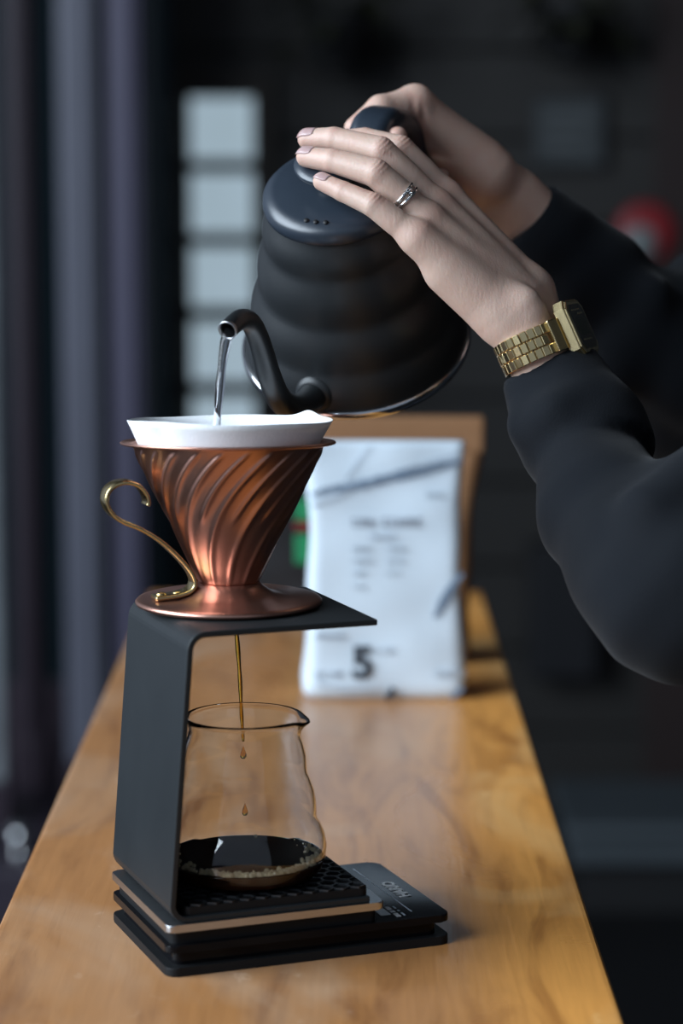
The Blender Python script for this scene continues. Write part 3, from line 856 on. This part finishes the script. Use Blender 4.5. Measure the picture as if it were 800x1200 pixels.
# coffee running out of the dripper
p0 = Vector((DC.x + .0035, DC.y, DC.z - .001)); pts = []; rs = []
pA = at(276, 728, DC.y); pB = at(283, 838, DC.y); pC = at(285, 868, DC.y)
L_ = [Vector((pA.x - .001, DC.y, DC.z + .004)), pA, (pA + pB) / 2 + Vector((.0004, 0, 0)), pB, pC]
for k, p in enumerate(catmull(L_, 8)):
    pts.append(p); rs.append(.0016 - .00085 * (k / 32) + .00012 * math.sin(k * 1.1))
cs = sweep('coffee_stream', pts, circle(1, 12), M['coffee_thin'], None, scales=rs)
tag(cs, 'thin amber stream of coffee running from the dripper', 'coffee stream')
dropp = [(0, -.0026), (.0012, -.0023), (.0018, -.0012), (.0017, .0002), (.0010, .0022), (.0004, .0040), (0, .0052)]
for k, (px, py, s_, lab) in enumerate(((285, 884, 1.0, 'upper amber coffee drop falling inside the carafe'), (287, 951, .95, 'lower amber coffee drop falling inside the carafe'))):
    d = lathe('coffee_drop', [(r * s_, z * s_) for r, z in dropp], M['coffee_thin'], None, 20)
    d.location = at(px, py, DC.y); tag(d, lab, 'drop', 'falling coffee drops')

# ================================================================== COFFEE BAGS
def pouch(name, W0, W1, D0, D1, H, material, parent, seed=1, rows=44, n_side=22, crumple=.0012, rc=.010):
    rg = np.random.default_rng(seed); ph = rg.uniform(0, 6.28, 12)
    V = []; Fc = []; pts0 = None
    for j in range(rows):
        t = j / (rows - 1)
        W = W0 + (W1 - W0) * t - .004 * math.sin(math.pi * t) ; D = max(D1, D0 + (D1 - D0) * t)
        z = H * t
        if t < .06: W -= .010 * (1 - t / .06) ** 2; D -= .010 * (1 - t / .06) ** 2
        r = min(rc, D * .45)
        pts = rounded_rect(-W / 2, W / 2, -D / 2, D / 2, r, 3)
        # resample the long sides
        rs = []
        for k in range(len(pts)):
            a, b = pts[k], pts[(k + 1) % len(pts)]; m = n_side if k in (3, 11) else (8 if k in (7, 15) else 1)
            for q in range(m): rs.append((a[0] + (b[0] - a[0]) * q / m, a[1] + (b[1] - a[1]) * q / m))
        for (x, y) in rs:
            amp = crumple * (.35 + .65 * abs(2 * t - 1))
            dy = amp * (math.sin(x * 90 + z * 50 + ph[0]) * .6 + math.sin(z * 120 - x * 60 + ph[1]) * .4)
            dx = 0
            if abs(x) > W / 2 - .004: dx = -(x / abs(x)) * .006 * math.sin(math.pi * min(1, t * 1.1)) * (1 - abs(y) / (D / 2 + 1e-6)) + .0010 * math.sin(z * 70 + ph[2])
            V.append((x + dx, y + (dy if abs(y) > D * .3 else 0), z))
    n = len(rs)
    for j in range(rows - 1):
        for i in range(n): Fc.append((j * n + i, j * n + (i + 1) % n, (j + 1) * n + (i + 1) % n, (j + 1) * n + i))
    Fc.append(tuple(range(n))[::-1]); Fc.append(tuple(range((rows - 1) * n, rows * n)))
    return mesh_obj(name, V, Fc, material, parent)

YG = 1.862
gl_, gr2 = at(352, 822, YG), at(548, 822, YG)
BW = gr2.x - gl_.x; BH = at(450, 517, YG + .03).z - ZB
D0, D1 = .062, .010
bgx = (gl_.x + gr2.x) / 2
bag = empty('coffee_bag', (bgx, YG + D0 / 2, ZB + .0002), math.radians(1.5))
pouch('pouch', BW, BW * .965, D0, D1, BH, M['bag'], bag, 3)
lean_b = math.atan((D0 - D1) / 2 / BH)
def bagM(px, py):
    p = at(px, py, YG + (D0 - D1) / 2 * ((822 - py) / 305)); x = p.x - bgx; z = p.z - ZB
    y = -(D0 / 2) + (D0 - D1) / 2 * (z / BH) - .0018
    return Vector((x, y, z))
Mb = lambda px, py: Matrix.Translation(bagM(px, py)) @ Matrix.Rotation(math.pi / 2 - lean_b, 4, 'X')
text_obj('lettering', '5', .034, M['print_dark'], bag, Mb(423, 778), bold=.0013)
def strokes(px0, px1, py, hpx, m, seed, name='lettering', gap=.3):
    """a row of unreadable small print, one joined row"""
    rg = random.Random(seed); x = px0; bm = bmesh.new()
    Y = YG; k = Y / FPX
    while x < px1:
        w = hpx * rg.uniform(.45, .75)
        if rg.random() < .12: x += w; continue
        c = bagM(x + w / 2, py); t = rg.choice((0, 1, 2))
        ww, hh = w * k / 2, hpx * k / 2 * rg.uniform(.85, 1)
        segs = [(-ww, -ww * .4, -hh, hh)]
        if t == 0: segs += [(-ww, ww, hh * .6, hh), (-ww, ww, -hh, -hh * .6)]
        if t == 1: segs += [(ww * .4, ww, -hh, hh), (-ww, ww, -hh * .2, hh * .2)]
        if t == 2: segs += [(ww * .4, ww, -hh, hh), (-ww, ww, hh * .6, hh)]
        for a, b, e, f in segs: box_bm(c.x + a, c.x + b, c.y - .0002, c.y + .0004, c.z + e, c.z + f, bm=bm)
        x += w + hpx * gap
    o = bm_obj(name, bm, m, bag); o['kind'] = 'stuff'; return o
strokes(412, 492, 612, 11, M['print_grey'], 1)
strokes(432, 462, 629, 5, M['print_faint'], 2)
for py, a, b in ((643, 412, 430), (643, 452, 470), (657, 412, 442), (657, 452, 472), (671, 412, 428), (671, 452, 465), (687, 412, 425)):
    strokes(a, b, py, 5, M['print_faint'], py + a)
strokes(495, 522, 580, 6, M['print_faint'], 31); strokes(440, 462, 762, 6, M['print_faint'], 32)
strokes(368, 402, 745, 6, M['print_faint'], 33); strokes(368, 398, 790, 7, M['print_grey'], 34); strokes(508, 540, 790, 7, M['print_faint'], 35)
def vein(pts, m, seed):
    rg = random.Random(seed); V = []; Fc = []
    pp = catmull([Vector((x, y, w)) for x, y, w in pts], 8)
    for i, p in enumerate(pp):
        d = (pp[min(i + 1, len(pp) - 1)] - pp[max(i - 1, 0)]); d.z = 0; d.normalize(); nn = Vector((-d.y, d.x, 0))
        w = p.z * rg.uniform(.75, 1.2)
        for s in (-1, 1):
            q = bagM(p.x + nn.x * w * s, p.y + nn.y * w * s); V.append((q.x, q.y + .0001, q.z))
    for i in range(len(pp) - 1): Fc.append((2 * i, 2 * i + 1, 2 * i + 3, 2 * i + 2))
    o = mesh_obj('printed_vein', V, Fc, m, bag, False)
    so = o.modifiers.new('ink', 'SOLIDIFY'); so.thickness = .0002
    return o
vein([(364, 580, 2), (385, 574, 4), (420, 568, 4.5), (450, 561, 5), (480, 554, 7), (500, 549, 5), (520, 545, 3), (541, 541, 2)], M['print_vein'], 1)
vein([(480, 552, 2), (510, 540, 1.6), (541, 531, 1.2)], M['print_faint'], 2)
vein([(541, 672, 3), (530, 686, 4), (520, 702, 5), (508, 724, 2)], M['print_vein'], 3)
vein([(405, 562, 1.5), (420, 540, 1.2), (434, 522, 1)], M['print_faint'], 4)
vein([(365, 592, 2), (390, 584, 2.4), (410, 575, 1)], M['print_faint'], 5)
vein([(460, 806, 3), (455, 814, 4), (452, 820, 3)], M['print_dark'], 6)
vein([(540, 806, 4), (532, 814, 3), (526, 819, 2)], M['print_vein'], 7)
vein([(370, 800, 2), (400, 806, 2), (440, 806, 1)], M['print_faint'], 8)
tag(bag, 'white marble patterned coffee bag printed with a large 5', 'coffee bag')

kb = empty('kraft_bag', (.048, 2.03, ZB + .0002), math.radians(-3))
kh = at(500, 488, 2.03).z - ZB
pouch('pouch', .122, .142, .055, .012, kh - .016, M['kraft'], kb, 8, crumple=.0018)
bm = box_bm(-.0715, .0715, -.010, .010, kh - .030, kh, .003); bm_obj('folded_top', bm, M['kraft'], kb)
tag(kb, 'brown kraft paper bag behind the white coffee bag', 'paper bag')
db = empty('dark_bag', (at(330, 700, 2.26).x, 2.27, ZB + .0002), math.radians(4))
dh = at(340, 545, 2.26).z - ZB
pouch('pouch', .085, .080, .045, .012, dh, M['dark_bag'], db, 12)
for z0, z1, m in ((.085, .105, 'green'), (.045, .072, 'green'), (.076, .083, 'red')):
    box('label_stripe', .012, .038, -.0225 + .0165 * z0 / dh - .003, -.0225 + .0165 * z0 / dh + .006, z0, z1, M[m], db, .0005)
tag(db, 'black coffee bag with green and red stripes behind the dripper', 'coffee bag')

# ================================================================== PERSON
HL = {}     # left hand joints
def A3(px, py, Y): return np.array(at(px, py, Y))
pk = [A3(377, 213, 1.358), A3(402, 224.5, 1.351), A3(437, 240, 1.343), A3(489, 279, 1.343)]
rg_ = [A3(359, 184, 1.373), A3(390, 188.5, 1.363), A3(441, 203, 1.352), A3(501, 259, 1.357)]
md = [A3(361, 163, 1.387), A3(392, 163, 1.379), A3(446, 177, 1.367), A3(511, 244, 1.373)]
ix = [A3(398, 163, 1.405), A3(428, 163, 1.400), A3(469, 175, 1.387), A3(522, 233, 1.390)]
tb = [A3(445, 196, 1.416), A3(476, 212, 1.418), A3(520, 252, 1.412), A3(575, 318, 1.392)]
fingers = [(pk, (.0050, .0057, .0067, .0080)), (rg_, (.0058, .0067, .0080, .0092)), (md, (.0060, .0068, .0081, .0095)), (ix, (.0054, .0065, .0079, .0096)), (tb, (.0064, .0082, .0098, .0125))]
W_ul = A3(590, 365, 1.352); W_ra = A3(617, 343, 1.384)          # wrist: ulnar and radial side
WCn = A3(631, 406, 1.360)                                        # centre of the wrist under the watch
Wl = A3(690, 540, 1.348) - WCn; Wl /= np.linalg.norm(Wl)
Wn = np.array([.76, -.34, .58]); Wn -= Wl * (Wn @ Wl); Wn /= np.linalg.norm(Wn)
Wa = np.cross(Wl, Wn)
if Wa[1] < 0: Wa = -Wa                                           # towards the thumb side, away from the camera
C_ul = WCn - Wa * .0090; C_ra = WCn + Wa * .0090
E_l = A3(785, 690, 1.222)
F_ul = WCn + Wl * .050 - Wa * .006; F_ra = WCn + Wl * .050 + Wa * .006

def build_left():
    pts = np.array([p for f, _ in fingers for p in f] + [W_ul, W_ra, C_ul, C_ra, F_ul, F_ra])
    f = Field(pts.min(0) - .03, pts.max(0) + .03, .00085)
    f.cone(pk[3], W_ul, .0098, .0140, 0); f.cone(rg_[3], W_ul * .6 + W_ra * .4, .0100, .0150, .007)
    f.cone(md[3], W_ul * .35 + W_ra * .65, .0102, .0150, .007); f.cone(ix[3], W_ra, .0100, .0135, .006)
    pal = np.array([-.45, .7, -.45]) * .011
    f.cone(pk[3] * .6 + W_ul * .4 + pal * .6, W_ul + pal * .5, .0110, .0135, .010)      # heel of the hand
    f.cone(tb[3], W_ra + pal * .6, .0125, .0135, .010)
    f.cone(W_ul, C_ul, .0142, .0165, .008); f.cone(W_ra, C_ra, .0138, .0165, .008)
    f.cone(C_ul, F_ul, .0165, .0190, .006); f.cone(C_ra, F_ra, .0165, .0190, .008)
    f.cone(A3(617, 357, 1.3445), A3(622, 364, 1.3445), .0068, .0068, .011)                    # ulna head
    palm = f.D.copy(); out = None
    for fi, (j, r) in enumerate(fingers):
        g = f.new(); g.chain(j, r, .0010)
        m_ = j[2] * .5 + j[3] * .5; g.cone(j[2] * .8 + j[3] * .2, m_, r[2] * .98, r[2] * 1.08, .001)
        d = smin(palm, g.D, .0055 if fi < 4 else .012)
        out = d if out is None else smin(out, d, .0008)
    f.D = out
    return f.mesh()
DORS = np.array([.45, -.62, .64]); DORS /= np.linalg.norm(DORS)
def wrinkle(V, Q, fl, fingers, dors, a_pip=.00042, a_dip=.00028):
    N_ = vnormals(V, Q); flush = np.zeros(len(V)); disp = np.zeros(len(V))
    for j, r in fingers:
        for q, amp, wl in ((1, a_dip, .0019), (2, a_pip, .0024)):
            ax = j[q + 1] - j[q - 1]; ax = ax / np.linalg.norm(ax); d = V - j[q]; s = d @ ax
            near = np.linalg.norm(d, axis=1) < r[q] * 2.0
            facing = np.clip(N_ @ dors, 0, 1) ** 2
            m = near * facing
            lat = np.cross(ax, dors); wob = (d @ lat)
            disp += -amp * m * np.exp(-(s / (.0042 if q == 2 else .0028)) ** 2) * (.5 + .5 * np.cos(2 * np.pi * (s + 30 * wob ** 2) / wl))
            flush += .38 * m * np.exp(-(s / .0055) ** 2)
        d = np.linalg.norm(V - j[0], axis=1); flush += .30 * np.exp(-(d / .009) ** 2)
        d = np.linalg.norm(V - (j[3] + dors * r[3]), axis=1); flush += .30 * np.exp(-(d / .0075) ** 2)
    return V + N_ * disp[:, None], np.clip(flush, 0, .85)
VL, QL = build_left(); VL = relax(VL, QL, 1, .5); VL, FLl = wrinkle(VL, QL, None, fingers, DORS)

# right hand around the kettle handle
Rw = A3(590, 240, 1.530)
rth = [A3(416, 150, 1.462), A3(446, 129, 1.468), A3(486, 122, 1.482), A3(556, 190, 1.505)]
rix = [A3(466, 160, 1.428), A3(440, 168, 1.452), A3(452, 158, 1.508), A3(508, 160, 1.538)]
rmd = [A3(492, 196, 1.446), A3(462, 200, 1.462), A3(462, 190, 1.530), A3(524, 186, 1.550)]
rrg = [A3(516, 207, 1.466), A3(488, 222, 1.480), A3(482, 220, 1.545), A3(540, 212, 1.556)]
rpk = [A3(536, 232, 1.490), A3(512, 246, 1.500), A3(508, 248, 1.552), A3(556, 240, 1.556)]
rfing = [(rix, (.0058, .0068, .0082, .0100)), (rmd, (.0058, .0070, .0084, .0100)), (rrg, (.0052, .0066, .0080, .0096)), (rpk, (.0050, .0060, .0070, .0085)), (rth, (.0066, .0088, .0104, .0150))]
R_ra = A3(604, 232, 1.522); R_ul = A3(586, 266, 1.540)
R2_ra = A3(668, 292, 1.535); R2_ul = A3(650, 322, 1.548)
def build_right():
    pts = np.array([p for f, _ in rfing for p in f] + [Rw, R_ra, R_ul, R2_ra, R2_ul])
    f = Field(pts.min(0) - .03, pts.max(0) + .03, .0011)
    f.cone(rix[3], R_ra, .0120, .0150, 0); f.cone(rmd[3], Rw, .0125, .0160, .008)
    f.cone(rrg[3], Rw, .0125, .0160, .008); f.cone(rpk[3], R_ul, .0115, .0150, .008)
    f.cone(A3(516, 158, 1.500), A3(570, 205, 1.508), .0125, .0185, .012)                # ball of the thumb
    f.cone(A3(556, 235, 1.520), A3(590, 262, 1.528), .0130, .0150, .010)                # heel
    f.cone(rth[2], rix[3], .0075, .0085, .010)                                          # web between thumb and index
    f.cone(R_ra, R2_ra, .0165, .0200, .008); f.cone(R_ul, R2_ul, .0165, .0200, .010)
    palm = f.D.copy(); out = None
    for fi, (j, r) in enumerate(rfing):
        g = f.new(); g.chain(j, r, .0025)
        d = smin(palm, g.D, .006 if fi < 4 else .011)
        out = d if out is None else smin(out, d, .0008)
    # skin folds at the thumb web
    f.D = out
    return f.mesh()
VR, QR = build_right(); VR = relax(VR, QR, 1, .5)
flR = np.zeros(len(VR)) + .10
for j, r in rfing: flR += .4 * np.exp(-(np.linalg.norm(VR - j[0], axis=1) / .009) ** 2)
for a_, b_ in (((481, 112, 1.47), (489, 152, 1.475)), ((494, 118, 1.47), (497, 158, 1.478))):
    a_ = A3(*a_); b_ = A3(*b_); ab = b_ - a_; t = np.clip(((VR - a_) @ ab) / (ab @ ab), 0, 1)
    d = np.linalg.norm((VR - a_ - t[:, None] * ab)[:, [0, 2]], axis=1)
    frontm = (VR[:, 1] < 1.50)
    Nn = vnormals(VR, QR); VR = VR - Nn * (.0011 * np.exp(-(d / .0022) ** 2) * frontm * np.sin(np.pi * np.clip(t, .02, .98)))[:, None]
    flR += .35 * np.exp(-(d / .003) ** 2) * frontm

# the rest of the body, standing at the right end of the arms, outside the picture
SH_L = np.array([.385, 1.325, 1.345]); SH_R = np.array([.395, 1.665, 1.345]); EL_L = E_l; EL_R = A3(815, 432, 1.565)
CH = np.array([.43, 1.495, 1.26]); WA = np.array([.435, 1.495, 1.02]); HP = np.array([.445, 1.495, .90]); NK = np.array([.42, 1.495, 1.42]); HD = np.array([.385, 1.495, 1.555])
def build_body():
    f = Field(np.array([.10, 1.10, .03]), np.array([.68, 1.90, 1.76]), .0065)
    X_ = (1, 0, 0)
    f.cone(CH + [0, -.06, .02], CH + [0, .06, .02], .088, .088, 0); f.cone(CH, WA, .104, .100, .03); f.cone(WA, HP, .098, .098, .03)
    f.cone(CH + [0, 0, .08], NK + [0, 0, .06], .055, .050, .05)
    f.cone(HD, HD + [.035, 0, .03], .072, .085, .04); f.cone(HD + [-.035, 0, -.055], HD + [-.02, 0, 0], .040, .060, .03)      # skull and jaw
    f.cone(HD + [-.088, 0, -.020], HD + [-.078, 0, .02], .011, .007, .012)                                                   # nose
    for s in (-1, 1):
        f.cone(HD + [.025, s * .078, -.02], HD + [.03, s * .082, .02], .010, .012, .008)                                     # ears
    f.cone(HD + [-.079, -.014, -.058], HD + [-.079, .014, -.058], .006, .006, .006)                                          # lips
    f.cone(SH_L + [0, .03, -.02], A3(905, 608, 1.262), .032, .030, .012); f.cone(A3(905, 608, 1.262), EL_L, .034, .028, .02); f.cone(EL_L, F_ul * .5 + F_ra * .5, .028, .018, .02)
    f.cone(SH_R + [0, -.03, -.02], EL_R, .032, .030, .012); f.cone(EL_R, (R2_ra + R2_ul) / 2, .030, .020, .02)
    for s in (-1, 1):
        h_ = HP + [0, s * .075, -.03]; kn = np.array([.43, 1.495 + s * .085, .47]); an = np.array([.46, 1.495 + s * .09, .09])
        f.cone(h_, kn, .085, .058, .03); f.cone(kn, an, .056, .038, .02); f.cone(an, an + [-.13, s * .01, -.045], .035, .026, .02)
    return f.mesh()
VB, QB = build_body(); VB = relax(VB, QB, 2, .5)
nl, nr_ = len(VL), len(VR)
person = np_mesh('person', np.concatenate([VL, VR, VB]), np.concatenate([QL, QR + nl, QB + nl + nr_]), M['skin'], None,
                 np.concatenate([FLl, np.clip(flR, 0, .8), np.full(len(VB), .15)]))
tag(person, 'person in a black sweater pouring from the kettle with both hands', 'person')

# fingernails
def nail(j, r, dors, length, width):
    ax = j[0] - j[1]; ax /= np.linalg.norm(ax); d = dors - ax * (dors @ ax); d /= np.linalg.norm(d); lat = np.cross(ax, d)
    n, m = 9, 9; V = []; Fc = []
    rr = r[0] * 1.0
    for a in range(m):
        s = a / (m - 1); u = (s - .5) * length
        wf = width / 2 * (1 - .30 * abs(2 * s - 1) ** 3.0)
        for b in range(n):
            t = (b / (n - 1)) * 2 - 1
            ang = t * wf / rr
            rad = rr + .00020
            c = j[0] + ax * (u - r[0] * .05)
            drop = rr * (1 - math.sqrt(max(0, 1 - min(1, max(0, (u - r[0] * .05) / (r[0] * 1.02))) ** 2)))
            V.append(c + d * (rad * math.cos(ang) - drop) + lat * rad * math.sin(ang))
    for a in range(m - 1):
        for b in range(n - 1): Fc.append((a * n + b, a * n + b + 1, (a + 1) * n + b + 1, (a + 1) * n + b))
    o = mesh_obj('fingernail', V, Fc, M['nail'], person)
    so = o.modifiers.new('thick', 'SOLIDIFY'); so.thickness = .0005; so.offset = 0
    return o
nd = np.array([.05, -.55, .83])
for (j, r), L_ in zip(fingers[:4], (.0088, .0105, .0110, .0105)): nail(j, r, nd, L_, r[0] * 1.6)
nail(fingers[4][0], fingers[4][1], np.array([.2, .8, .5]), .012, .011)
for e in (-1, 1):
    c = Vector(HD + [-.0625, e * .030, .005])
    q = lathe('eye', [(0, -.011), (.0065, -.009), (.0095, -.0055), (.011, 0), (.0095, .0055), (.0065, .009), (0, .011)], M['eye'], person, 24); q.location = c
    ir = lathe('iris', [(0, .0104), (.0052, .0099), (.0052, .0102), (0, .0108)], M['hair'], q, 20, frame=Matrix.Rotation(math.radians(-90), 4, 'Y'))
    eb = [Vector(HD + [-.071 + .012 * t * t, e * (.016 + .030 * t), .026 + .006 * math.sin(math.pi * t * .7)]) for t in np.linspace(0, 1, 9)]
    sweep('eyebrow', eb, circle(.0028, 8), M['hair'], person)

# sweater
def build_sweater():
    lo = np.array([.03, 1.10, .80]); hi = np.array([.66, 1.88, 1.50])
    f = Field(lo, hi, .0030)
    f.cone(CH + [0, -.075, .03], CH + [0, .075, .03], .105, .105, 0); f.cone(CH, WA, .128, .122, .05); f.cone(WA, HP + [0, 0, -.02], .124, .142, .05)
    f.cone(CH + [0, 0, .09], NK + [0, 0, -.01], .075, .060, .05)
    torso = f.D.copy()
    # left sleeve: cuff, a bunched roll, then the full forearm and the elbow
    g = f.new()
    P_ = [WCn + Wl * d for d in (.012, .022)] + [A3(664, 476, 1.350), A3(684, 514, 1.340), A3(695, 532, 1.332)]
    r_ = [.0250, .0268, .0318, .0362, .0352]
    g.chain(P_, r_, .006)
    ax_ = A3(697, 568, 1.312) - A3(664, 476, 1.350); g.cut(A3(692, 546, 1.330), ax_)
    g.cone(WCn + Wl * .014, WCn + Wl * .017, .0262, .0262, .002)
    g2 = f.new()
    S2 = [(682, 520, 1.345, .0260), (697, 566, 1.312, .0308), (708, 600, 1.288, .0345), (754, 650, 1.254, .0405), (802, 690, 1.226, .0450)]
    P2 = [A3(*q[:3]) for q in S2]; g2.chain(P2, [q[3] for q in S2], .010)
    g2.cone(P2[-1], A3(905, 608, 1.262), .0455, .052, .02); g2.cone(A3(905, 608, 1.262), SH_L, .052, .066, .03)
    g.merge(g2, .0045)
    # a crossing fold near the cuff and one at the elbow
    g.cone(A3(613, 500, 1.332), A3(650, 484, 1.318), .008, .007, .014); g.cone(A3(650, 484, 1.318), A3(712, 464, 1.328), .007, .005, .016)
    g.cone(A3(760, 590, 1.215), A3(812, 560, 1.228), .010, .012, .020)
    axl = P_[1] - P_[0]; axl /= np.linalg.norm(axl); g.cut(P_[0] + axl * -.002, -axl)
    gl = g
    h = f.new()
    S3 = [(600, 246, 1.528, .0262), (640, 284, 1.534, .0300), (688, 334, 1.542, .0370), (745, 398, 1.552, .0455), (818, 452, 1.565, .0520)]
    P3 = [A3(*q[:3]) for q in S3]; h.chain(P3, [q[3] for q in S3], .010)
    h.cone(P3[-1], SH_R, .054, .068, .03)
    h.cone(A3(735, 420, 1.505), A3(820, 470, 1.505), .012, .016, .02); h.cone(A3(768, 345, 1.512), A3(725, 440, 1.505), .008, .009, .018)
    h.cone(A3(822, 335, 1.60), A3(800, 430, 1.52), .022, .018, .025)
    axr = P3[1] - P3[0]; axr /= np.linalg.norm(axr); h.cut(P3[0] + axr * .009, -axr)
    f.D = np.minimum(smin(torso, gl.D, .05), smin(torso, h.D, .05))
    return f.mesh()
VS, QS = build_sweater(); VS = relax(VS, QS, 2, .5)
NS = vnormals(VS, QS)
wr2 = (np.sin(VS[:, 0] * 85 + VS[:, 2] * 60 + 3 * np.sin(VS[:, 1] * 25)) * np.sin(VS[:, 2] * 43 - VS[:, 0] * 35 + 1.1) * .0011 + np.sin(VS[:, 0] * 160 - VS[:, 2] * 130 + 2 * np.sin(VS[:, 1] * 60)) * .00035)
VS = VS + NS * wr2[:, None]
sw = np_mesh('sweater', VS, QS, M['fabric'], person); sw['label'] = 'black jersey sweater with rolled cuffs'
# trousers, shoes, hair (outside the picture)
def build_tr():
    f = Field(np.array([.20, 1.22, .05]), np.array([.68, 1.78, 1.02]), .008)
    f.cone(WA + [0, -.03, -.04], WA + [0, .03, -.04], .108, .108, 0); f.cone(WA + [0, 0, -.05], HP + [0, 0, -.05], .108, .112, .03)
    for s in (-1, 1):
        h_ = HP + [0, s * .075, -.03]; kn = np.array([.43, 1.495 + s * .085, .47]); an = np.array([.46, 1.495 + s * .09, .09])
        f.cone(h_, kn, .086, .068, .03); f.cone(kn, an, .066, .052, .02)
    return f.mesh()
Vt, Qt = build_tr(); np_mesh('trousers', relax(Vt, Qt, 1), Qt, M['denim'], person)
for s in (-1, 1):
    f = Field(np.array([.25, 1.35, -.02]), np.array([.56, 1.65, .16]), .005)
    an = np.array([.46, 1.495 + s * .09, .065]); f.cone(an, an + [-.15, s * .01, -.025], .046, .038, 0); f.cone(an + [.02, 0, -.02], an + [-.14, s * .01, -.03], .042, .034, .02); f.cut((0, 0, 0), (0, 0, -1))
    v, q = f.mesh(); np_mesh('shoe', v, q, M['leather'], person)
f = Field(HD - .17, HD + .17, .005)
f.cone(HD + [.045, 0, .035], HD + [.05, 0, -.02], .098, .095, 0); f.cone(HD + [.01, 0, .06], HD + [.05, 0, .04], .085, .09, .02); f.cone(HD + [.11, 0, .01], HD + [.13, 0, -.05], .04, .03, .03)
f.cut(HD + [-.048, 0, .02], (-1, 0, -.35)); v, q = f.mesh(); np_mesh('hair', relax(v, q, 1), q, M['hair'], person)

# ---- ring on the ring finger
rc_ = rg_[2] * .50 + rg_[3] * .50; ra = rg_[3] - rg_[2]; ra /= np.linalg.norm(ra)
RA = Vector(ra); RD = Vector(DORS); RD = (RD - RA * RD.dot(RA)).normalized(); RB = RA.cross(RD)
rf = Matrix((RD, RB, RA)).transposed().to_4x4(); rf.translation = Vector(rc_)
rn = empty('finger_ring', rf.translation); rn.rotation_euler = rf.to_3x3().to_euler()
rr0 = .0091
for zo, nm in ((-.0012, 'engagement_band'), (.0012, 'wedding_band')):
    pth = [Vector((rr0 * math.cos(a), rr0 * math.sin(a), zo + (.0009 * math.cos(a) if nm == 'wedding_band' else -.0004 * math.cos(a)))) for a in np.linspace(0, 2 * math.pi, 64, endpoint=False)]
    sweep(nm, pth, circle(.0009, 12), M['silver'], rn, closed=True)
stn = lathe('stone', [(0, -.0014), (.0020, .0004), (.0021, .0008), (.0013, .0014), (0, .0014)], M['glass'], rn, 8)
stn.location = (rr0 * math.cos(.5) + .0016, rr0 * math.sin(.5) * 1.0 + .0004, -.0010); stn.rotation_euler = (0, math.radians(90), .5)
for s in range(4):
    a = .5; pr = box('claw', -.0003, .0003, -.0003, .0003, -.0014, .0012, M['silver'], rn)
    pr.location = Vector((rr0 + .0012, 0, 0)).x * Vector((math.cos(a), math.sin(a), 0)) + Vector((-math.sin(a), math.cos(a), 0)) * (.0016 * (-1 if s % 2 else 1)) + Vector((0, 0, -.0010 + .0016 * (-1 if s // 2 else 1)))
    pr.rotation_euler = (0, math.radians(90), a)
tag(rn, 'silver ring set with a small clear stone on the finger', 'ring')

# ---- gold watch on the wrist
WC = Vector(WCn); WL = Vector(Wl); WN = Vector(Wn); WA_ = WL.cross(WN).normalized()      # n: out of the dial
wf = Matrix((WN, WA_, WL)).transposed().to_4x4(); wf.translation = WC
wt = empty('wristwatch', WC); wt.rotation_euler = wf.to_3x3().to_euler()
EN, EA = .0215, .0290
def el(a, k=0.0): return Vector(((EN + k) * math.cos(a), (EA + k) * math.sin(a), 0))
# case: outline in (a, l), thickness along n
oc = [(-.0150, -.0120), (-.0110, -.0165), (.0110, -.0165), (.0150, -.0120), (.0150, .0120), (.0110, .0165), (-.0110, .0165), (-.0150, .0120)]
def plate(name, sc_, n0, n1, m, bev=.0006, scl=None):
    bm = slab_bm([(a * sc_, l * (scl or sc_)) for a, l in oc], n0, n1, bev)
    for v in bm.verts: v.co = Vector((v.co.z, v.co.x, v.co.y))
    return bm_obj(name, bm, m, wt)
plate('case', 1.0, EN - .001, EN + .0055, M['gold']); plate('bezel', .93, EN + .005, EN + .0066, M['gold'], .0005)
plate('dial_glass', .80, EN + .0064, EN + .0069, M['watch_face'], .0001)
bm = box_bm(EN + .0068, EN + .00705, -.0075, .0075, -.0045, .0050); bm_obj('display', bm, M['lcd'], wt)
for z_, a0_, a1_ in ((-.0075, -.008, -.001), (.0078, -.007, .006), (-.0098, -.006, .007)):
    box('dial_print', EN + .0068, EN + .00705, a0_, a1_, z_ - .0004, z_ + .0004, M['gold'], wt)
for s in (-1, 1):
    bm = box_bm(-.0022, .0022, -.0035, .0035, -.0092, .0092, .0008); e = bm_obj('end_piece', bm, M['gold'], wt)
    a = s * .66; e.location = el(a, .0016); e.rotation_euler.z = math.atan2(el(a).y / EA ** 2, el(a).x / EN ** 2)
link = None
# walk round the wrist from one end piece to the other
angs = [.84]
while angs[-1] < 2 * math.pi - .84:
    a = angs[-1]; sp = math.hypot(EN * math.sin(a), EA * math.cos(a)); angs.append(a + .0021 / sp)
for k, a in enumerate(angs):
    for c in (-1, 0, 1):
        if (k % 2 == 0) == (c == 0): continue
        if link is None:
            link = bm_obj('link', box_bm(-.0009, .0009, -.0020, .0020, -.0028, .0028, .0004, 1), M['gold'], wt); q = link
        else: q = link.copy(); COL.objects.link(q); q.parent = wt
        q.location = el(a, .0004) + Vector((0, 0, c * .0060)); q.rotation_euler.z = math.atan2(el(a).y / EA ** 2, el(a).x / EN ** 2)
tag(wt, 'gold metal bracelet wristwatch with a dark digital dial', 'watch')
